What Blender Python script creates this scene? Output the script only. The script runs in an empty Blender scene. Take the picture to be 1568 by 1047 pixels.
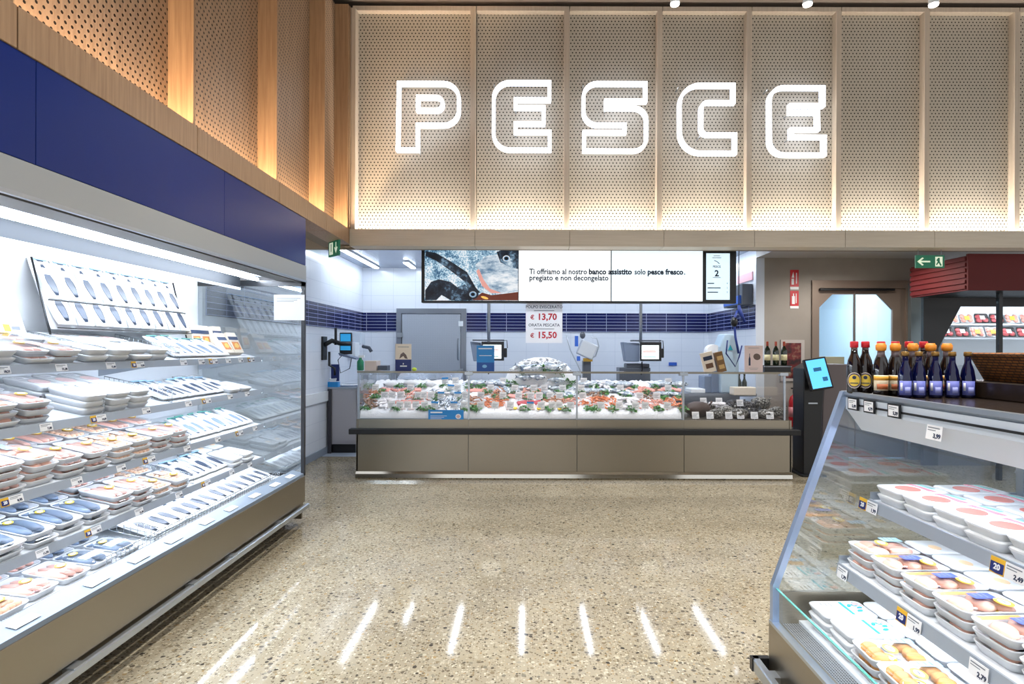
import bpy, math, random
from mathutils import Vector, Matrix, Euler
R = math.radians
random.seed(7)
S = bpy.context.scene
COL = S.collection

# ------------------------------------------------------------------ camera, world, exposure
F = 900.0            # focal length in pixels of the 1568 px wide frame
EYE = 1.56
cam_d = bpy.data.cameras.new('camera'); cam = bpy.data.objects.new('camera', cam_d); COL.objects.link(cam)
cam_d.sensor_width = 36; cam_d.lens = 36 * F / 1568
cam_d.shift_x = -22 / 1568; cam_d.shift_y = 9.5 / 1568
cam_d.clip_start = 0.05
cam.location = (0, 0, EYE); cam.rotation_euler = (R(90), R(-0.17), 0)
S.camera = cam
S.view_settings.view_transform = 'Standard'; S.view_settings.look = 'None'
S.view_settings.gamma = 1; S.view_settings.use_curve_mapping = False
S.view_settings.exposure = 0.0
w = bpy.data.worlds.new('world'); S.world = w; w.use_nodes = True
w.node_tree.nodes['Background'].inputs[0].default_value = (0.95, 0.97, 1.0, 1)
w.node_tree.nodes['Background'].inputs[1].default_value = 1.05
S.cycles.max_bounces = 6; S.cycles.diffuse_bounces = 3; S.cycles.glossy_bounces = 4
S.cycles.transparent_max_bounces = 12; S.cycles.transmission_bounces = 4
S.cycles.sample_clamp_indirect = 6
S.cycles.use_denoising = True

def spot(x, y, z, e, ang=84, col=(1, .975, .94), rad=.05, tx=0, ty=0):
    l = bpy.data.lights.new('spot', 'SPOT'); l.energy = e; l.spot_size = R(ang); l.spot_blend = .6
    l.shadow_soft_size = rad; l.color = col
    o = bpy.data.objects.new('spot', l); COL.objects.link(o); o.location = (x, y, z)
    o.rotation_euler = (R(ty), R(tx), 0)
SPOT_E = 255
for x in (-.6, 1.1, 2.8, 4.5):
    for y in (.4, 2.4, 4.4):
        spot(x, y, 5.28, SPOT_E)
for x in (-1.5, -.5, .55, 1.6, 2.6):          # added fill spots, unseen behind the screens, to brighten the fish counter
    spot(x, 7.35, 2.93, 55, 120, (.97, .98, 1), .04)

# ------------------------------------------------------------------ helpers
def lin(c):
    if isinstance(c, str):
        c = [int(c[i:i+2], 16) / 255 for i in (0, 2, 4)]
    return tuple((v / 12.92 if v <= .04045 else ((v + .055) / 1.055) ** 2.4) for v in c)
MATS = {}
def mat(name, col, rough=.5, metal=0, emit=None, es=1, spec=.5, coat=0):
    if name in MATS: return MATS[name]
    m = bpy.data.materials.new(name); m.use_nodes = True
    b = m.node_tree.nodes['Principled BSDF']; c = lin(col)
    b.inputs['Base Color'].default_value = (*c, 1); b.inputs['Roughness'].default_value = rough
    b.inputs['Metallic'].default_value = metal; b.inputs['Specular IOR Level'].default_value = spec
    b.inputs['Coat Weight'].default_value = coat
    if emit:
        b.inputs['Emission Color'].default_value = (*lin(emit), 1); b.inputs['Emission Strength'].default_value = es
    MATS[name] = m; return m
def nodes(m):
    nt = m.node_tree; return nt, nt.nodes, nt.links, nt.nodes['Principled BSDF']
def mathn(nt, op, a, b=None, c=None):
    n = nt.nodes.new('ShaderNodeMath'); n.operation = op
    for i, v in enumerate((a, b, c)):
        if v is None: continue
        if isinstance(v, (int, float)): n.inputs[i].default_value = v
        else: nt.links.new(v, n.inputs[i])
    return n.outputs[0]
def mixc(nt, f, a, b):
    n = nt.nodes.new('ShaderNodeMix'); n.data_type = 'RGBA'
    for i, v in ((0, f), (6, a), (7, b)):
        if isinstance(v, (int, float)): n.inputs[i].default_value = v
        elif isinstance(v, tuple): n.inputs[i].default_value = (*v[:3], 1)
        else: nt.links.new(v, n.inputs[i])
    return n.outputs[2]
def texco(nt, out='Object', scale=(1, 1, 1)):
    t = nt.nodes.new('ShaderNodeTexCoord'); mp = nt.nodes.new('ShaderNodeMapping')
    mp.inputs['Scale'].default_value = scale; nt.links.new(t.outputs[out], mp.inputs[0]); return mp.outputs[0]
def geopos(nt, scale=(1, 1, 1)):
    t = nt.nodes.new('ShaderNodeNewGeometry'); mp = nt.nodes.new('ShaderNodeMapping')
    mp.inputs['Scale'].default_value = scale; nt.links.new(t.outputs['Position'], mp.inputs[0]); return mp.outputs[0]
def noise(nt, vec, scale, detail=2, rough=.5):
    n = nt.nodes.new('ShaderNodeTexNoise'); n.inputs['Scale'].default_value = scale
    n.inputs['Detail'].default_value = detail; n.inputs['Roughness'].default_value = rough
    nt.links.new(vec, n.inputs['Vector']); return n.outputs[0]
def ramp(nt, f, stops):
    n = nt.nodes.new('ShaderNodeValToRGB'); nt.links.new(f, n.inputs[0])
    el = n.color_ramp.elements
    while len(el) < len(stops): el.new(.5)
    for e, (p, c) in zip(el, stops): e.position = p; e.color = (*lin(c), 1)
    return n.outputs[0]
def bump(nt, h, strength, dist, bsdf):
    n = nt.nodes.new('ShaderNodeBump'); n.inputs['Strength'].default_value = strength; n.inputs['Distance'].default_value = dist
    nt.links.new(h, n.inputs['Height']); nt.links.new(n.outputs[0], bsdf.inputs['Normal'])

def steel(name, col, rough=.28, stretch=(1, 1, 40), rvar=.12):
    m = mat(name, col, rough, 1); nt, N, L, b = nodes(m)
    n = noise(nt, geopos(nt, stretch), 6, 3)
    L.new(mathn(nt, 'MULTIPLY_ADD', n, rvar, rough - rvar / 2), b.inputs['Roughness']); return m
def glass(name, tint='F2FAFF', refl=1.45, extra=0.0):
    m = bpy.data.materials.new(name); m.use_nodes = True; nt = m.node_tree; nt.nodes.clear()
    o = nt.nodes.new('ShaderNodeOutputMaterial'); t = nt.nodes.new('ShaderNodeBsdfTransparent'); g = nt.nodes.new('ShaderNodeBsdfGlossy')
    t.inputs[0].default_value = (*lin(tint), 1); g.inputs['Roughness'].default_value = 0.01
    lw = nt.nodes.new('ShaderNodeLayerWeight'); lw.inputs[0].default_value = .5
    f0 = ((refl - 1) / (refl + 1)) ** 2
    fr = mathn(nt, 'MULTIPLY_ADD', mathn(nt, 'POWER', lw.outputs['Facing'], 5), 1 - f0, f0)
    mx = nt.nodes.new('ShaderNodeMixShader')
    f = mathn(nt, 'ADD', fr, extra)
    nt.links.new(f, mx.inputs[0]); nt.links.new(t.outputs[0], mx.inputs[1]); nt.links.new(g.outputs[0], mx.inputs[2])
    nt.links.new(mx.outputs[0], o.inputs[0]); MATS[name] = m; return m

class MB:
    def __init__(s): s.v = []; s.f = []; s.m = []; s.sm = []
    def add(s, vs, fs, mi=0, smooth=False, M=None):
        n = len(s.v)
        for v in vs:
            v = Vector(v)
            if M is not None: v = M @ v
            s.v.append(v)
        for f in fs: s.f.append([i + n for i in f]); s.m.append(mi); s.sm.append(smooth)
        return s
    def box(s, x0, x1, y0, y1, z0, z1, mi=0, M=None):
        if x0 > x1: x0, x1 = x1, x0
        if y0 > y1: y0, y1 = y1, y0
        if z0 > z1: z0, z1 = z1, z0
        vs = [(x, y, z) for z in (z0, z1) for y in (y0, y1) for x in (x0, x1)]
        return s.add(vs, [(0,2,3,1),(4,5,7,6),(0,1,5,4),(2,6,7,3),(0,4,6,2),(1,3,7,5)], mi, False, M)
    def prism(s, pts, a0, a1, axis='y', mi=0, M=None, smooth=False):
        n = len(pts)
        def mk(p, a):
            return {'y': (p[0], a, p[1]), 'x': (a, p[0], p[1]), 'z': (p[0], p[1], a)}[axis]
        vs = [mk(p, a0) for p in pts] + [mk(p, a1) for p in pts]
        fs = [tuple(range(n)), tuple(range(2*n-1, n-1, -1))] + [(i, i+n, (i+1) % n + n, (i+1) % n) for i in range(n)]
        return s.add(vs, fs, mi, smooth, M)
    def loft(s, loops, mi=0, smooth=True, cap=True, M=None):
        n = len(loops[0]); vs = [p for l in loops for p in l]; fs = []
        for k in range(len(loops) - 1):
            for i in range(n):
                j = (i + 1) % n; fs.append((k*n+i, k*n+j, (k+1)*n+j, (k+1)*n+i))
        if cap: fs.append(tuple(range(n-1, -1, -1))); fs.append(tuple((len(loops)-1)*n + i for i in range(n)))
        return s.add(vs, fs, mi, smooth, M)
    def lathe(s, prof, n=20, mi=0, M=None, cx=0, cy=0):
        return s.loft([[(cx + r*math.cos(2*math.pi*i/n), cy + r*math.sin(2*math.pi*i/n), z) for i in range(n)] for r, z in prof], mi, True, True, M)
    def tube(s, pts, r, n=8, mi=0, M=None):
        pts = [Vector(p) for p in pts]; rs = r if isinstance(r, (list, tuple)) else [r] * len(pts); loops = []
        for k, p in enumerate(pts):
            t = (pts[min(k+1, len(pts)-1)] - pts[max(k-1, 0)]).normalized()
            u = t.cross(Vector((0, 0, 1)) if abs(t.z) < .9 else Vector((0, 1, 0))).normalized(); q = t.cross(u)
            loops.append([p + rs[k]*(math.cos(2*math.pi*i/n)*u + math.sin(2*math.pi*i/n)*q) for i in range(n)])
        return s.loft(loops, mi, True, True, M)
    def ell(s, c, rx, ry, rz, nu=10, nv=6, mi=0, M=None, jit=0):
        loops = []
        for k in range(nv + 1):
            a = -math.pi/2 + math.pi*k/nv; rr = max(math.cos(a), .02)
            loops.append([(c[0]+rx*rr*math.cos(2*math.pi*i/nu)*(1+random.uniform(-jit, jit)), c[1]+ry*rr*math.sin(2*math.pi*i/nu)*(1+random.uniform(-jit, jit)), c[2]+rz*math.sin(a)) for i in range(nu)])
        return s.loft(loops, mi, True, True, M)
    def mesh(s, name, mats):
        me = bpy.data.meshes.new(name); me.from_pydata([tuple(v) for v in s.v], [], s.f)
        for m in (mats if isinstance(mats, (list, tuple)) else [mats]): me.materials.append(m)
        me.polygons.foreach_set('material_index', s.m); me.polygons.foreach_set('use_smooth', s.sm)
        me.update(); return me

def tag(o, label=None, cat=None, group=None, kind=None):
    if label:
        o['label'] = label
    if cat: o['category'] = cat
    if group: o['group'] = group
    if kind: o['kind'] = kind
    return o
def thing(name, label, cat, loc=(0, 0, 0), rz=0, group=None):
    o = bpy.data.objects.new(name, None); COL.objects.link(o); o.empty_display_size = .1
    o.location = loc; o.rotation_euler = (0, 0, rz); return tag(o, label, cat, group)
def part(name, mb, mats, parent, label=None, world=False, kind=None):
    """a mesh child; world=True when the mesh is in world coordinates"""
    me = mb if isinstance(mb, bpy.types.Mesh) else mb.mesh(name, mats)
    if isinstance(mb, bpy.types.Mesh) and mats:
        me = mb.copy(); me.materials.clear(); [me.materials.append(x) for x in (mats if isinstance(mats, (list, tuple)) else [mats])]
    if world:
        L = Vector((0, 0, 0)); p = parent
        while p: L += p.location; p = p.parent
        me.transform(Matrix.Translation(-L))
    o = bpy.data.objects.new(name, me); COL.objects.link(o); o.parent = parent
    if label: o['label'] = label
    if kind: o['kind'] = kind
    return o
def single(name, mb, mats, label, cat, group=None, kind=None, loc=None, rz=0):
    me = mb.mesh(name, mats) if isinstance(mb, MB) else mb
    o = bpy.data.objects.new(name, me); COL.objects.link(o)
    if loc is None:
        vs = [v.co for v in me.vertices]
        c = Vector(((min(v.x for v in vs)+max(v.x for v in vs))/2, (min(v.y for v in vs)+max(v.y for v in vs))/2, min(v.z for v in vs)))
        me.transform(Matrix.Translation(-c)); o.location = c
    else: o.location = loc; o.rotation_euler = (0, 0, rz)
    return tag(o, label, cat, group, kind)
def struct(name, mb, mats):
    o = bpy.data.objects.new(name, mb.mesh(name, mats)); COL.objects.link(o); o['kind'] = 'structure'; return o
def bevel(o, w=.004, seg=2):
    m = o.modifiers.new('bevel', 'BEVEL'); m.width = w; m.segments = seg; m.limit_method = 'ANGLE'; return o
def dup(root, loc, rz=0, label=None, group=None, rot=None):
    r = root.copy(); COL.objects.link(r); r.location = loc
    r.rotation_euler = rot if rot is not None else (0, 0, rz)
    if label: r['label'] = label
    if group: r['group'] = group
    for ch in root.children:
        c = ch.copy(); COL.objects.link(c); c.parent = r
        for g in ch.children:
            d = g.copy(); COL.objects.link(d); d.parent = c
    return r
class Proto:
    """first placement uses the original, later ones copy it"""
    def __init__(s, root): s.root = root; s.used = False
    def place(s, loc, rz=0, label=None, group=None, rot=None):
        if s.used: return dup(s.root, loc, rz, label, group, rot)
        s.used = True; s.root.location = loc; s.root.rotation_euler = rot if rot is not None else (0, 0, rz)
        if label: s.root['label'] = label
        if group: s.root['group'] = group
        return s.root
def px(x, d): return (x - 806) / F * d
def pz(y, d): return EYE - (y - 533) / F * d
TXT = {}
def text(body, size, bold=0, ext=.0008, align='CENTER'):
    """text mesh that reads from -Y"""
    k = (body, size, bold, ext, align)
    if k not in TXT:
        c = bpy.data.curves.new('text', 'FONT'); c.body = body; c.size = size; c.offset = bold; c.extrude = ext
        c.align_x = align; c.align_y = 'CENTER'; c.resolution_u = 2
        o = bpy.data.objects.new('text', c)
        me = bpy.data.meshes.new_from_object(o); bpy.data.objects.remove(o)
        me.transform(Matrix(((1, 0, 0, 0), (0, 0, -1, 0), (0, 1, 0, 0), (0, 0, 0, 1)))); TXT[k] = me
    return TXT[k]
def textpart(name, body, size, m, parent, loc, bold=0, align='CENTER', ext=.0008):
    me = text(body, size, bold, ext, align).copy(); me.materials.clear(); me.materials.append(m)
    o = bpy.data.objects.new(name, me); COL.objects.link(o); o.parent = parent; o.location = loc; return o
ORD = ['nearest', 'first', 'second', 'third', 'fourth', 'fifth', 'sixth', 'seventh', 'eighth', 'ninth', 'tenth', 'eleventh', 'twelfth', 'thirteenth', 'fourteenth', 'fifteenth', 'sixteenth', 'seventeenth', 'eighteenth', 'nineteenth', 'twentieth']
def ordn(i):
    if i <= 20: return ORD[i]
    t, u = divmod(i, 10); b = {2: 'twenty', 3: 'thirty', 4: 'forty'}[t]
    return (b[:-1] + 'ieth') if u == 0 else b + '-' + ORD[u]

# ------------------------------------------------------------------ materials
def terrazzo():
    m = mat('terrazzo', 'A89A7E', .16, spec=.3); nt, N, L, b = nodes(m)
    g = geopos(nt)
    def chips(scale, thr, rnd):
        v = N.new('ShaderNodeTexVoronoi'); v.inputs['Scale'].default_value = scale; v.inputs['Randomness'].default_value = rnd
        wv = N.new('ShaderNodeVectorMath'); wv.operation = 'ADD'
        nn = N.new('ShaderNodeTexNoise'); nn.inputs['Scale'].default_value = scale * 1.5; L.new(g, nn.inputs['Vector'])
        sc = N.new('ShaderNodeVectorMath'); sc.operation = 'SCALE'; sc.inputs['Scale'].default_value = .5 / scale
        L.new(nn.outputs['Color'], sc.inputs[0]); L.new(g, wv.inputs[0]); L.new(sc.outputs[0], wv.inputs[1]); L.new(wv.outputs[0], v.inputs['Vector'])
        sep = N.new('ShaderNodeSeparateColor'); L.new(v.outputs['Color'], sep.inputs[0])
        rad = mathn(nt, 'MULTIPLY_ADD', sep.outputs[1], thr, .12)
        return mathn(nt, 'LESS_THAN', v.outputs['Distance'], rad), sep.outputs[0]
    base = ramp(nt, noise(nt, g, 2.2, 4), [(.3, '8F8571'), (.7, 'A49A84')])
    m1, c1 = chips(80, .5, 1)
    col = mixc(nt, m1, base, ramp(nt, c1, [(0, '544C40'), (.3, '7A6E58'), (.55, 'A89D84'), (.8, 'C4BBA6'), (1, '8A7048')]))
    m2, c2 = chips(42, .42, 1)
    pick = mathn(nt, 'MULTIPLY', m2, mathn(nt, 'GREATER_THAN', c2, .42))
    col = mixc(nt, pick, col, ramp(nt, c2, [(.42, '3A3630'), (.5, '5D564A'), (.62, '80725A'), (.75, 'BDB49E'), (.9, '6E685A'), (1, '9C835A')]))
    L.new(col, b.inputs['Base Color'])
    L.new(mathn(nt, 'MULTIPLY_ADD', noise(nt, g, 3, 3), .03, .055), b.inputs['Roughness']); b.inputs['Specular IOR Level'].default_value = .14
    return m
TERR = terrazzo()
def wood(name, c1, c2, axis='z', rough=.45):
    m = mat(name, c1, rough); nt, N, L, b = nodes(m)
    s = {'z': (22, 22, .9), 'x': (.9, 22, 22), 'y': (22, .9, 22)}[axis]
    n = noise(nt, geopos(nt, s), 2.4, 5, .6); L.new(ramp(nt, n, [(.3, c1), (.7, c2)]), b.inputs['Base Color']); return m
WOODL = wood('oak_warm', '927256', 'B0906F')
WOODF = wood('oak_pale', 'C2B29E', 'CFC1AF')
WOODFB = wood('oak_pale_band', 'D2C6B2', 'DCD1BF', 'x')
def perforated(name, c1, c2, axis):
    m = wood(name, c1, c2); nt, N, L, b = nodes(m)
    src = b.inputs['Base Color'].links[0].from_socket
    t = N.new('ShaderNodeTexCoord'); sep = N.new('ShaderNodeSeparateXYZ'); L.new(t.outputs['Object'], sep.inputs[0])
    u, v = sep.outputs[0 if axis == 'x' else 1], sep.outputs[2]
    P = .04; Q = .0355
    row = mathn(nt, 'FLOOR', mathn(nt, 'DIVIDE', v, Q))
    off = mathn(nt, 'MULTIPLY', mathn(nt, 'PINGPONG', row, 1), .5)
    uu = mathn(nt, 'MULTIPLY', mathn(nt, 'SUBTRACT', mathn(nt, 'FRACT', mathn(nt, 'ADD', mathn(nt, 'DIVIDE', u, P), off)), .5), P)
    vv = mathn(nt, 'MULTIPLY', mathn(nt, 'SUBTRACT', mathn(nt, 'FRACT', mathn(nt, 'DIVIDE', v, Q)), .5), Q)
    d = mathn(nt, 'SQRT', mathn(nt, 'ADD', mathn(nt, 'MULTIPLY', uu, uu), mathn(nt, 'MULTIPLY', vv, vv)))
    k = mathn(nt, 'LESS_THAN', d, .0078)
    L.new(mixc(nt, k, src, lin('1C130C')), b.inputs['Base Color'])
    bump(nt, mathn(nt, 'SUBTRACT', 1, k), .5, .004, b)
    return m
PERFL = perforated('perforated_warm', '947A62', 'AB9076', 'y')
PERFF = perforated('perforated_pale', 'B9AF9F', 'C3BAAA', 'x')
def tiles(name, c, mortar, bw, rh, ax, ms=.004, rough=.18):
    m = mat(name, c, rough); nt, N, L, b = nodes(m)
    t = N.new('ShaderNodeNewGeometry'); sep = N.new('ShaderNodeSeparateXYZ'); L.new(t.outputs['Position'], sep.inputs[0])
    cb = N.new('ShaderNodeCombineXYZ'); L.new(sep.outputs[0 if ax == 'x' else 1], cb.inputs[0]); L.new(sep.outputs[2], cb.inputs[1])
    br = N.new('ShaderNodeTexBrick'); br.offset = 0; br.inputs['Scale'].default_value = 1
    br.inputs['Color1'].default_value = (*lin(c), 1); br.inputs['Color2'].default_value = (*lin(c), 1); br.inputs['Mortar'].default_value = (*lin(mortar), 1)
    br.inputs['Mortar Size'].default_value = ms; br.inputs['Brick Width'].default_value = bw; br.inputs['Row Height'].default_value = rh; br.inputs['Mortar Smooth'].default_value = .1
    L.new(cb.outputs[0], br.inputs['Vector']); L.new(br.outputs['Color'], b.inputs['Base Color'])
    return m
WTX = tiles('white_tile_back', 'E9EEF6', 'D4DBE6', .4, .25, 'x', .003)
WTY = tiles('white_tile_side', 'E9EEF6', 'D4DBE6', .4, .25, 'y', .003)
BTX = tiles('blue_tile_back', '10184F', 'A8B2D0', .36, .0565, 'x', .004)
BTY = tiles('blue_tile_side', '10184F', 'A8B2D0', .36, .0565, 'y', .004)
STEEL = steel('brushed_steel', 'B9B4AA', .3, (1, 40, 40))
STEELV = steel('counter_steel', '9C9486', .34, (3, 3, 60))
STEELD = steel('door_steel', '9AA0AA', .35, (1, 1, 1))
ALU = mat('aluminium', 'B9C0C8', .32, .9)
ALUP = mat('grey_rail', 'A9B2BD', .4, .3)
WHITE = mat('white_enamel', 'EDF2F6', .35)
CASEW = mat('white_case_lining', 'F0F5FA', .3)
GREYC = mat('grey_canopy', 'A9ADAF', .4, .2)
GREYD = mat('dark_grey_metal', '6C6A68', .4, .4)
BLACK = mat('black_plastic', '121316', .35)
BLACKR = mat('black_rubber', '17181B', .55)
NAVY = mat('navy_panel', '0A2670', .34, spec=.2)
BLUE = mat('bright_blue', '1F8FD6', .4)
BLUEK = mat('card_navy', '12256B', .4)
CREAM = mat('cream_card', 'EFE3D2', .5)
YEL = mat('yellow_print', 'E9B62C', .45)
YELL = mat('yellow_sticker', 'F2CE3F', .45)
PAPER = mat('white_paper', 'F3F4F6', .6)
INK = mat('dark_ink', '23304C', .6)
INKG = mat('grey_ink', '80868F', .6)
INKR = mat('red_ink', 'D2233B', .5)
TEAL = mat('teal_print', '1FA3B5', .5)
GREEN = mat('sign_green', '0E6B4C', .4, emit='0E6B4C', es=.25)
GREENW = mat('sign_pale', 'DDEBD0', .4, emit='E8F5D8', es=.5)
RED = mat('red_sign', 'C8202B', .4)
REDD = mat('dark_red_panel', '7E1216', .5)
FOAM = mat('white_foam_tray', 'DDE0E4', .45)
LID = mat('printed_white_lid', 'F2F5F6', .2)
TAUPE = mat('taupe_wall', '9C948C', .6)
nt, N, L, b = nodes(TAUPE); L.new(ramp(nt, noise(nt, geopos(nt), 1.4, 4), [(.3, '978E85'), (.7, 'A59D94')]), b.inputs['Base Color'])
GLASS = glass('clear_glass', 'FAFDFF', 1.4); GLASSE = glass('end_glass', 'F2F8FB', 1.5, .15)
GLASSF = glass('counter_glass', 'FFFFFF', 1.3)
GEDGE = mat('green_glass_edge', '4FA69C', .1, spec=.8)
def em(name, c, s): return mat(name, c, .5, emit=c, es=s)
LEDC = em('led_case', 'F0F6FF', 10)
# ================================================================== setting
ZB, ZT, ZTOP = 2.68, 2.865, 5.32          # fascia band bottom / top, panel top
struct('floor', MB().box(-5, 11, -3.5, 8.42, -.1, 0), TERR)
KFL = mat('kitchen_floor', '7D8794', .35); nt, N, L, b = nodes(KFL); L.new(ramp(nt, noise(nt, geopos(nt), 5, 4), [(.3, '8E99A8'), (.7, 'A9B3C0')]), b.inputs['Base Color'])
struct('floor', MB().box(-5, 11, 8.42, 13.2, -.1, 0), KFL)
KW0, KW1, KB = -2.95, 3.28, 10.6
def wallset(name, f, m_w, m_b):
    pass
# back wall of the kitchen with a band of stacked blue tiles
struct('wall_back', MB().box(KW0, KW1, KB, KB+.15, 0, 3.02), WTX)
struct('trim_1', MB().box(KW0+.012, KW1-.012, KB-.012, KB, 1.853, 2.192), BTX)
struct('wall_left', MB().box(KW0-.15, KW0, 5.35, KB+.15, 0, 3.02), WTY)
struct('trim_2', MB().box(KW0, KW0+.012, 5.4, KB-.001, 1.853, 2.192), BTY)
struct('wall_kitchen_right', MB().box(KW1, KW1+.12, 8.4, KB, 0, 3.02), WTY)
struct('trim_3', MB().box(KW1-.012, KW1, 8.42, KB-.001, 1.853, 2.192), BTY)
struct('trim_4', MB().box(KW0, KW0+.03, 5.4, KB, .78, .92), WHITE)
struct('baseboard_left', MB().box(KW0, KW0+.02, 5.4, KB, 0, .1), mat('cove_base', '8F9AA8', .4))
# kitchen ceiling: glossy blue-grey metal cassettes
KCE = mat('metal_ceiling', 'A4AFC0', .25, .5); nt, N, L, b = nodes(KCE)
g = geopos(nt); br = N.new('ShaderNodeTexBrick'); br.offset = 0
for k, v in (('Scale', 1), ('Mortar Size', .006), ('Brick Width', .6), ('Row Height', .6)): br.inputs[k].default_value = v
br.inputs['Color1'].default_value = (*lin('A4AFC0'), 1); br.inputs['Color2'].default_value = (*lin('98A4B6'), 1); br.inputs['Mortar'].default_value = (*lin('4C5666'), 1)
L.new(g, br.inputs['Vector']); L.new(br.outputs['Color'], b.inputs['Base Color'])
struct('ceiling', MB().box(-4.2, KW1+.12, 6.72, KB+.15, 3.0, 3.06), KCE)
struct('ceiling', MB().box(KW1+.12, 10.5, 6.72, 13, 2.86, 2.94), mat('plaster_ceiling', 'B8B4B0', .7))
struct('trim_5', MB().box(KW1+.0, KW1+.12, 6.72, 8.4, 2.86, 3.0), mat('plaster_ceiling', 'B8B4B0', .7))
struct('ceiling', MB().box(-2.4, 11, -3.5, 6.72, 5.42, 5.5), mat('hall_ceiling', '6E6258', .8))
# taupe wall with the octagon door's opening
DX0, DX1, DZ = 4.12, 5.46, 2.49
struct('wall_right', MB().box(KW1+.12, DX0, 8.4, 8.55, 0, 2.87).box(DX0, DX1, 8.4, 8.55, DZ, 2.87).box(DX1, 5.36+.3, 8.4, 8.55, 0, 2.87), TAUPE)
# room behind the swing doors
BLW = mat('cold_room_wall', 'C8DBE6', .4)
struct('wall_back', MB().box(3.4, 5.75, 11.6, 11.7, 0, 2.87), BLW)
struct('wall_left', MB().box(3.4, 3.45, 8.55, 11.6, 0, 2.87), BLW)
struct('wall_right', MB().box(5.70, 5.75, 8.55, 11.6, 0, 2.87), BLW)
struct('trim_6', MB().box(3.45, 5.70, 11.57, 11.6, 0, 1.3), mat('cold_room_dado', '93ADB4', .5))
struct('trim_7', MB().box(5.02, 5.06, 11.56, 11.6, 1.3, 2.8), mat('cold_room_dado', '93ADB4', .5))

# ---------------- upper wall facing the shop: backing, band, panels, battens
seamx = [px(v, 6.5) for v in (541, 727, 871.5, 1015, 1153, 1291, 1427, 1566, 1704, 1842)]
struct('wall_front', MB().box(-4.2, 10.6, 6.68, 6.74, ZB, 5.42), mat('wall_backing', '8B7B68', .7))
tn = 8
struct('trim_8', MB().box(-1.95, 10.6, 6.49, 6.495, ZB+.02, ZT-.005).box(-1.95, 10.6, 6.49, 6.63, ZB+.02, ZB+.024), mat('seam_light_stop', '3A332C', .8)); tn = 9  # hidden strip added to stop cove light leaking through the front band seams
struct('trim_9', MB().box(-2.15, -1.952, 6.462, 6.498, 2.70, 5.32), WOODL); tn = 10
struct('trim_10', MB().box(-1.98, -1.976, -.6, 6.46, 2.72, ZT-.005).box(-2.16, -1.976, -.6, 6.46, 2.72, 2.724), mat('seam_light_stop', '3A332C', .8)); tn = 11  # added likewise, blocks light leaks between the left band boards
for i in range(len(seamx) - 1):
    x0, x1 = seamx[i], seamx[i+1]
    if i == 0: x0 = -1.95
    bevel(struct('trim_%d' % tn, MB().box(x0+.0015, x1-.0015, 6.46, 6.68, ZB, ZB+.02).box(x0+.0015, x1-.0015, 6.46, 6.49, ZB+.02, ZT), WOODFB), .002, 1); tn += 1
    t = thing('perforated_panel', 'pale perforated wood wall panel, %s from the left on the front wall' % ordn(i+1), 'wall panel', ((x0+x1)/2, 6.66, ZB+.03), group=None)
    part('board', MB().box(x0+.004, x1-.055, 6.63, 6.66, ZB+.03, ZTOP), PERFF, t, world=True)
    part('batten', MB().box(x1-.062, x1-.004, 6.54, 6.67, ZB+.03, ZTOP), WOODF, t, world=True)
    if i == 0: part('batten', MB().box(-1.95+.002, -1.95+.05, 6.50, 6.67, ZB+.03, ZTOP), WOODF, t, world=True)
    part('top_rail', MB().box(x0+.004, x1-.004, 6.55, 6.67, ZTOP, ZTOP+.05), WOODF, t, world=True)
# ---------------- left timber wall over the blue fascia
seamy = [-.6, .35, 1.3, 2.25, 3.48, 4.63, 5.72, 6.46]
struct('wall_left', MB().box(-2.3, -2.16, -.6, 6.68, 2.7, 5.42), mat('wall_backing', '8B7B68', .7))
for i in range(len(seamy) - 1):
    y0, y1 = seamy[i], seamy[i+1]
    bevel(struct('trim_%d' % tn, MB().box(-1.975, -1.95, y0+.003, y1-.003, 2.70, ZT).box(-2.16, -1.975, y0+.003, y1-.003, 2.70, 2.72), WOODL), .002, 1); tn += 1
    n = len(seamy) - 1 - i
    t = thing('perforated_panel', 'warm oak perforated wall panel, %s from the corner on the left wall' % ordn(n), 'wall panel', (-2.13, (y0+y1)/2, 2.74), group=None)
    part('board', MB().box(-2.14, -2.11, y0+.004, y1-.03, 2.74, ZTOP), PERFL, t, world=True)
    part('batten', MB().box(-2.13, -1.96, y1-.028, y1-.008, ZT-.01, ZTOP), WOODL, t, world=True)
# cove light strips hidden behind the timber bands
COVEL = em('cove_warm', 'FFDDB4', 190); COVEF = em('cove_white', 'FFF7EC', 220)
single('light_strip', MB().box(-2.085, -2.055, -.5, 6.4, 2.725, 2.74), COVEL, 'warm light strip hidden behind the oak band of the left wall', 'light strip')
single('light_strip', MB().box(-1.88, 10.3, 6.50, 6.535, 2.705, 2.72), COVEF, 'white light strip hidden behind the pale wood band of the front wall', 'light strip')
# blue fascia over the left case
for i, (y0, y1) in enumerate(((.3, 1.1), (1.1, 2.34), (2.34, 3.8), (3.8, 5.2))):
    bevel(struct('trim_%d' % tn, MB().box(-2.0, -1.955, y0+.0015, y1-.0015, 2.285, 2.698), NAVY), .001, 1); tn += 1
struct('trim_%d' % tn, MB().box(-2.9, -2.0, 5.16, 5.2, 2.285, 2.698), mat('fascia_return', 'B8B9BC', .5)); tn += 1
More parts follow.
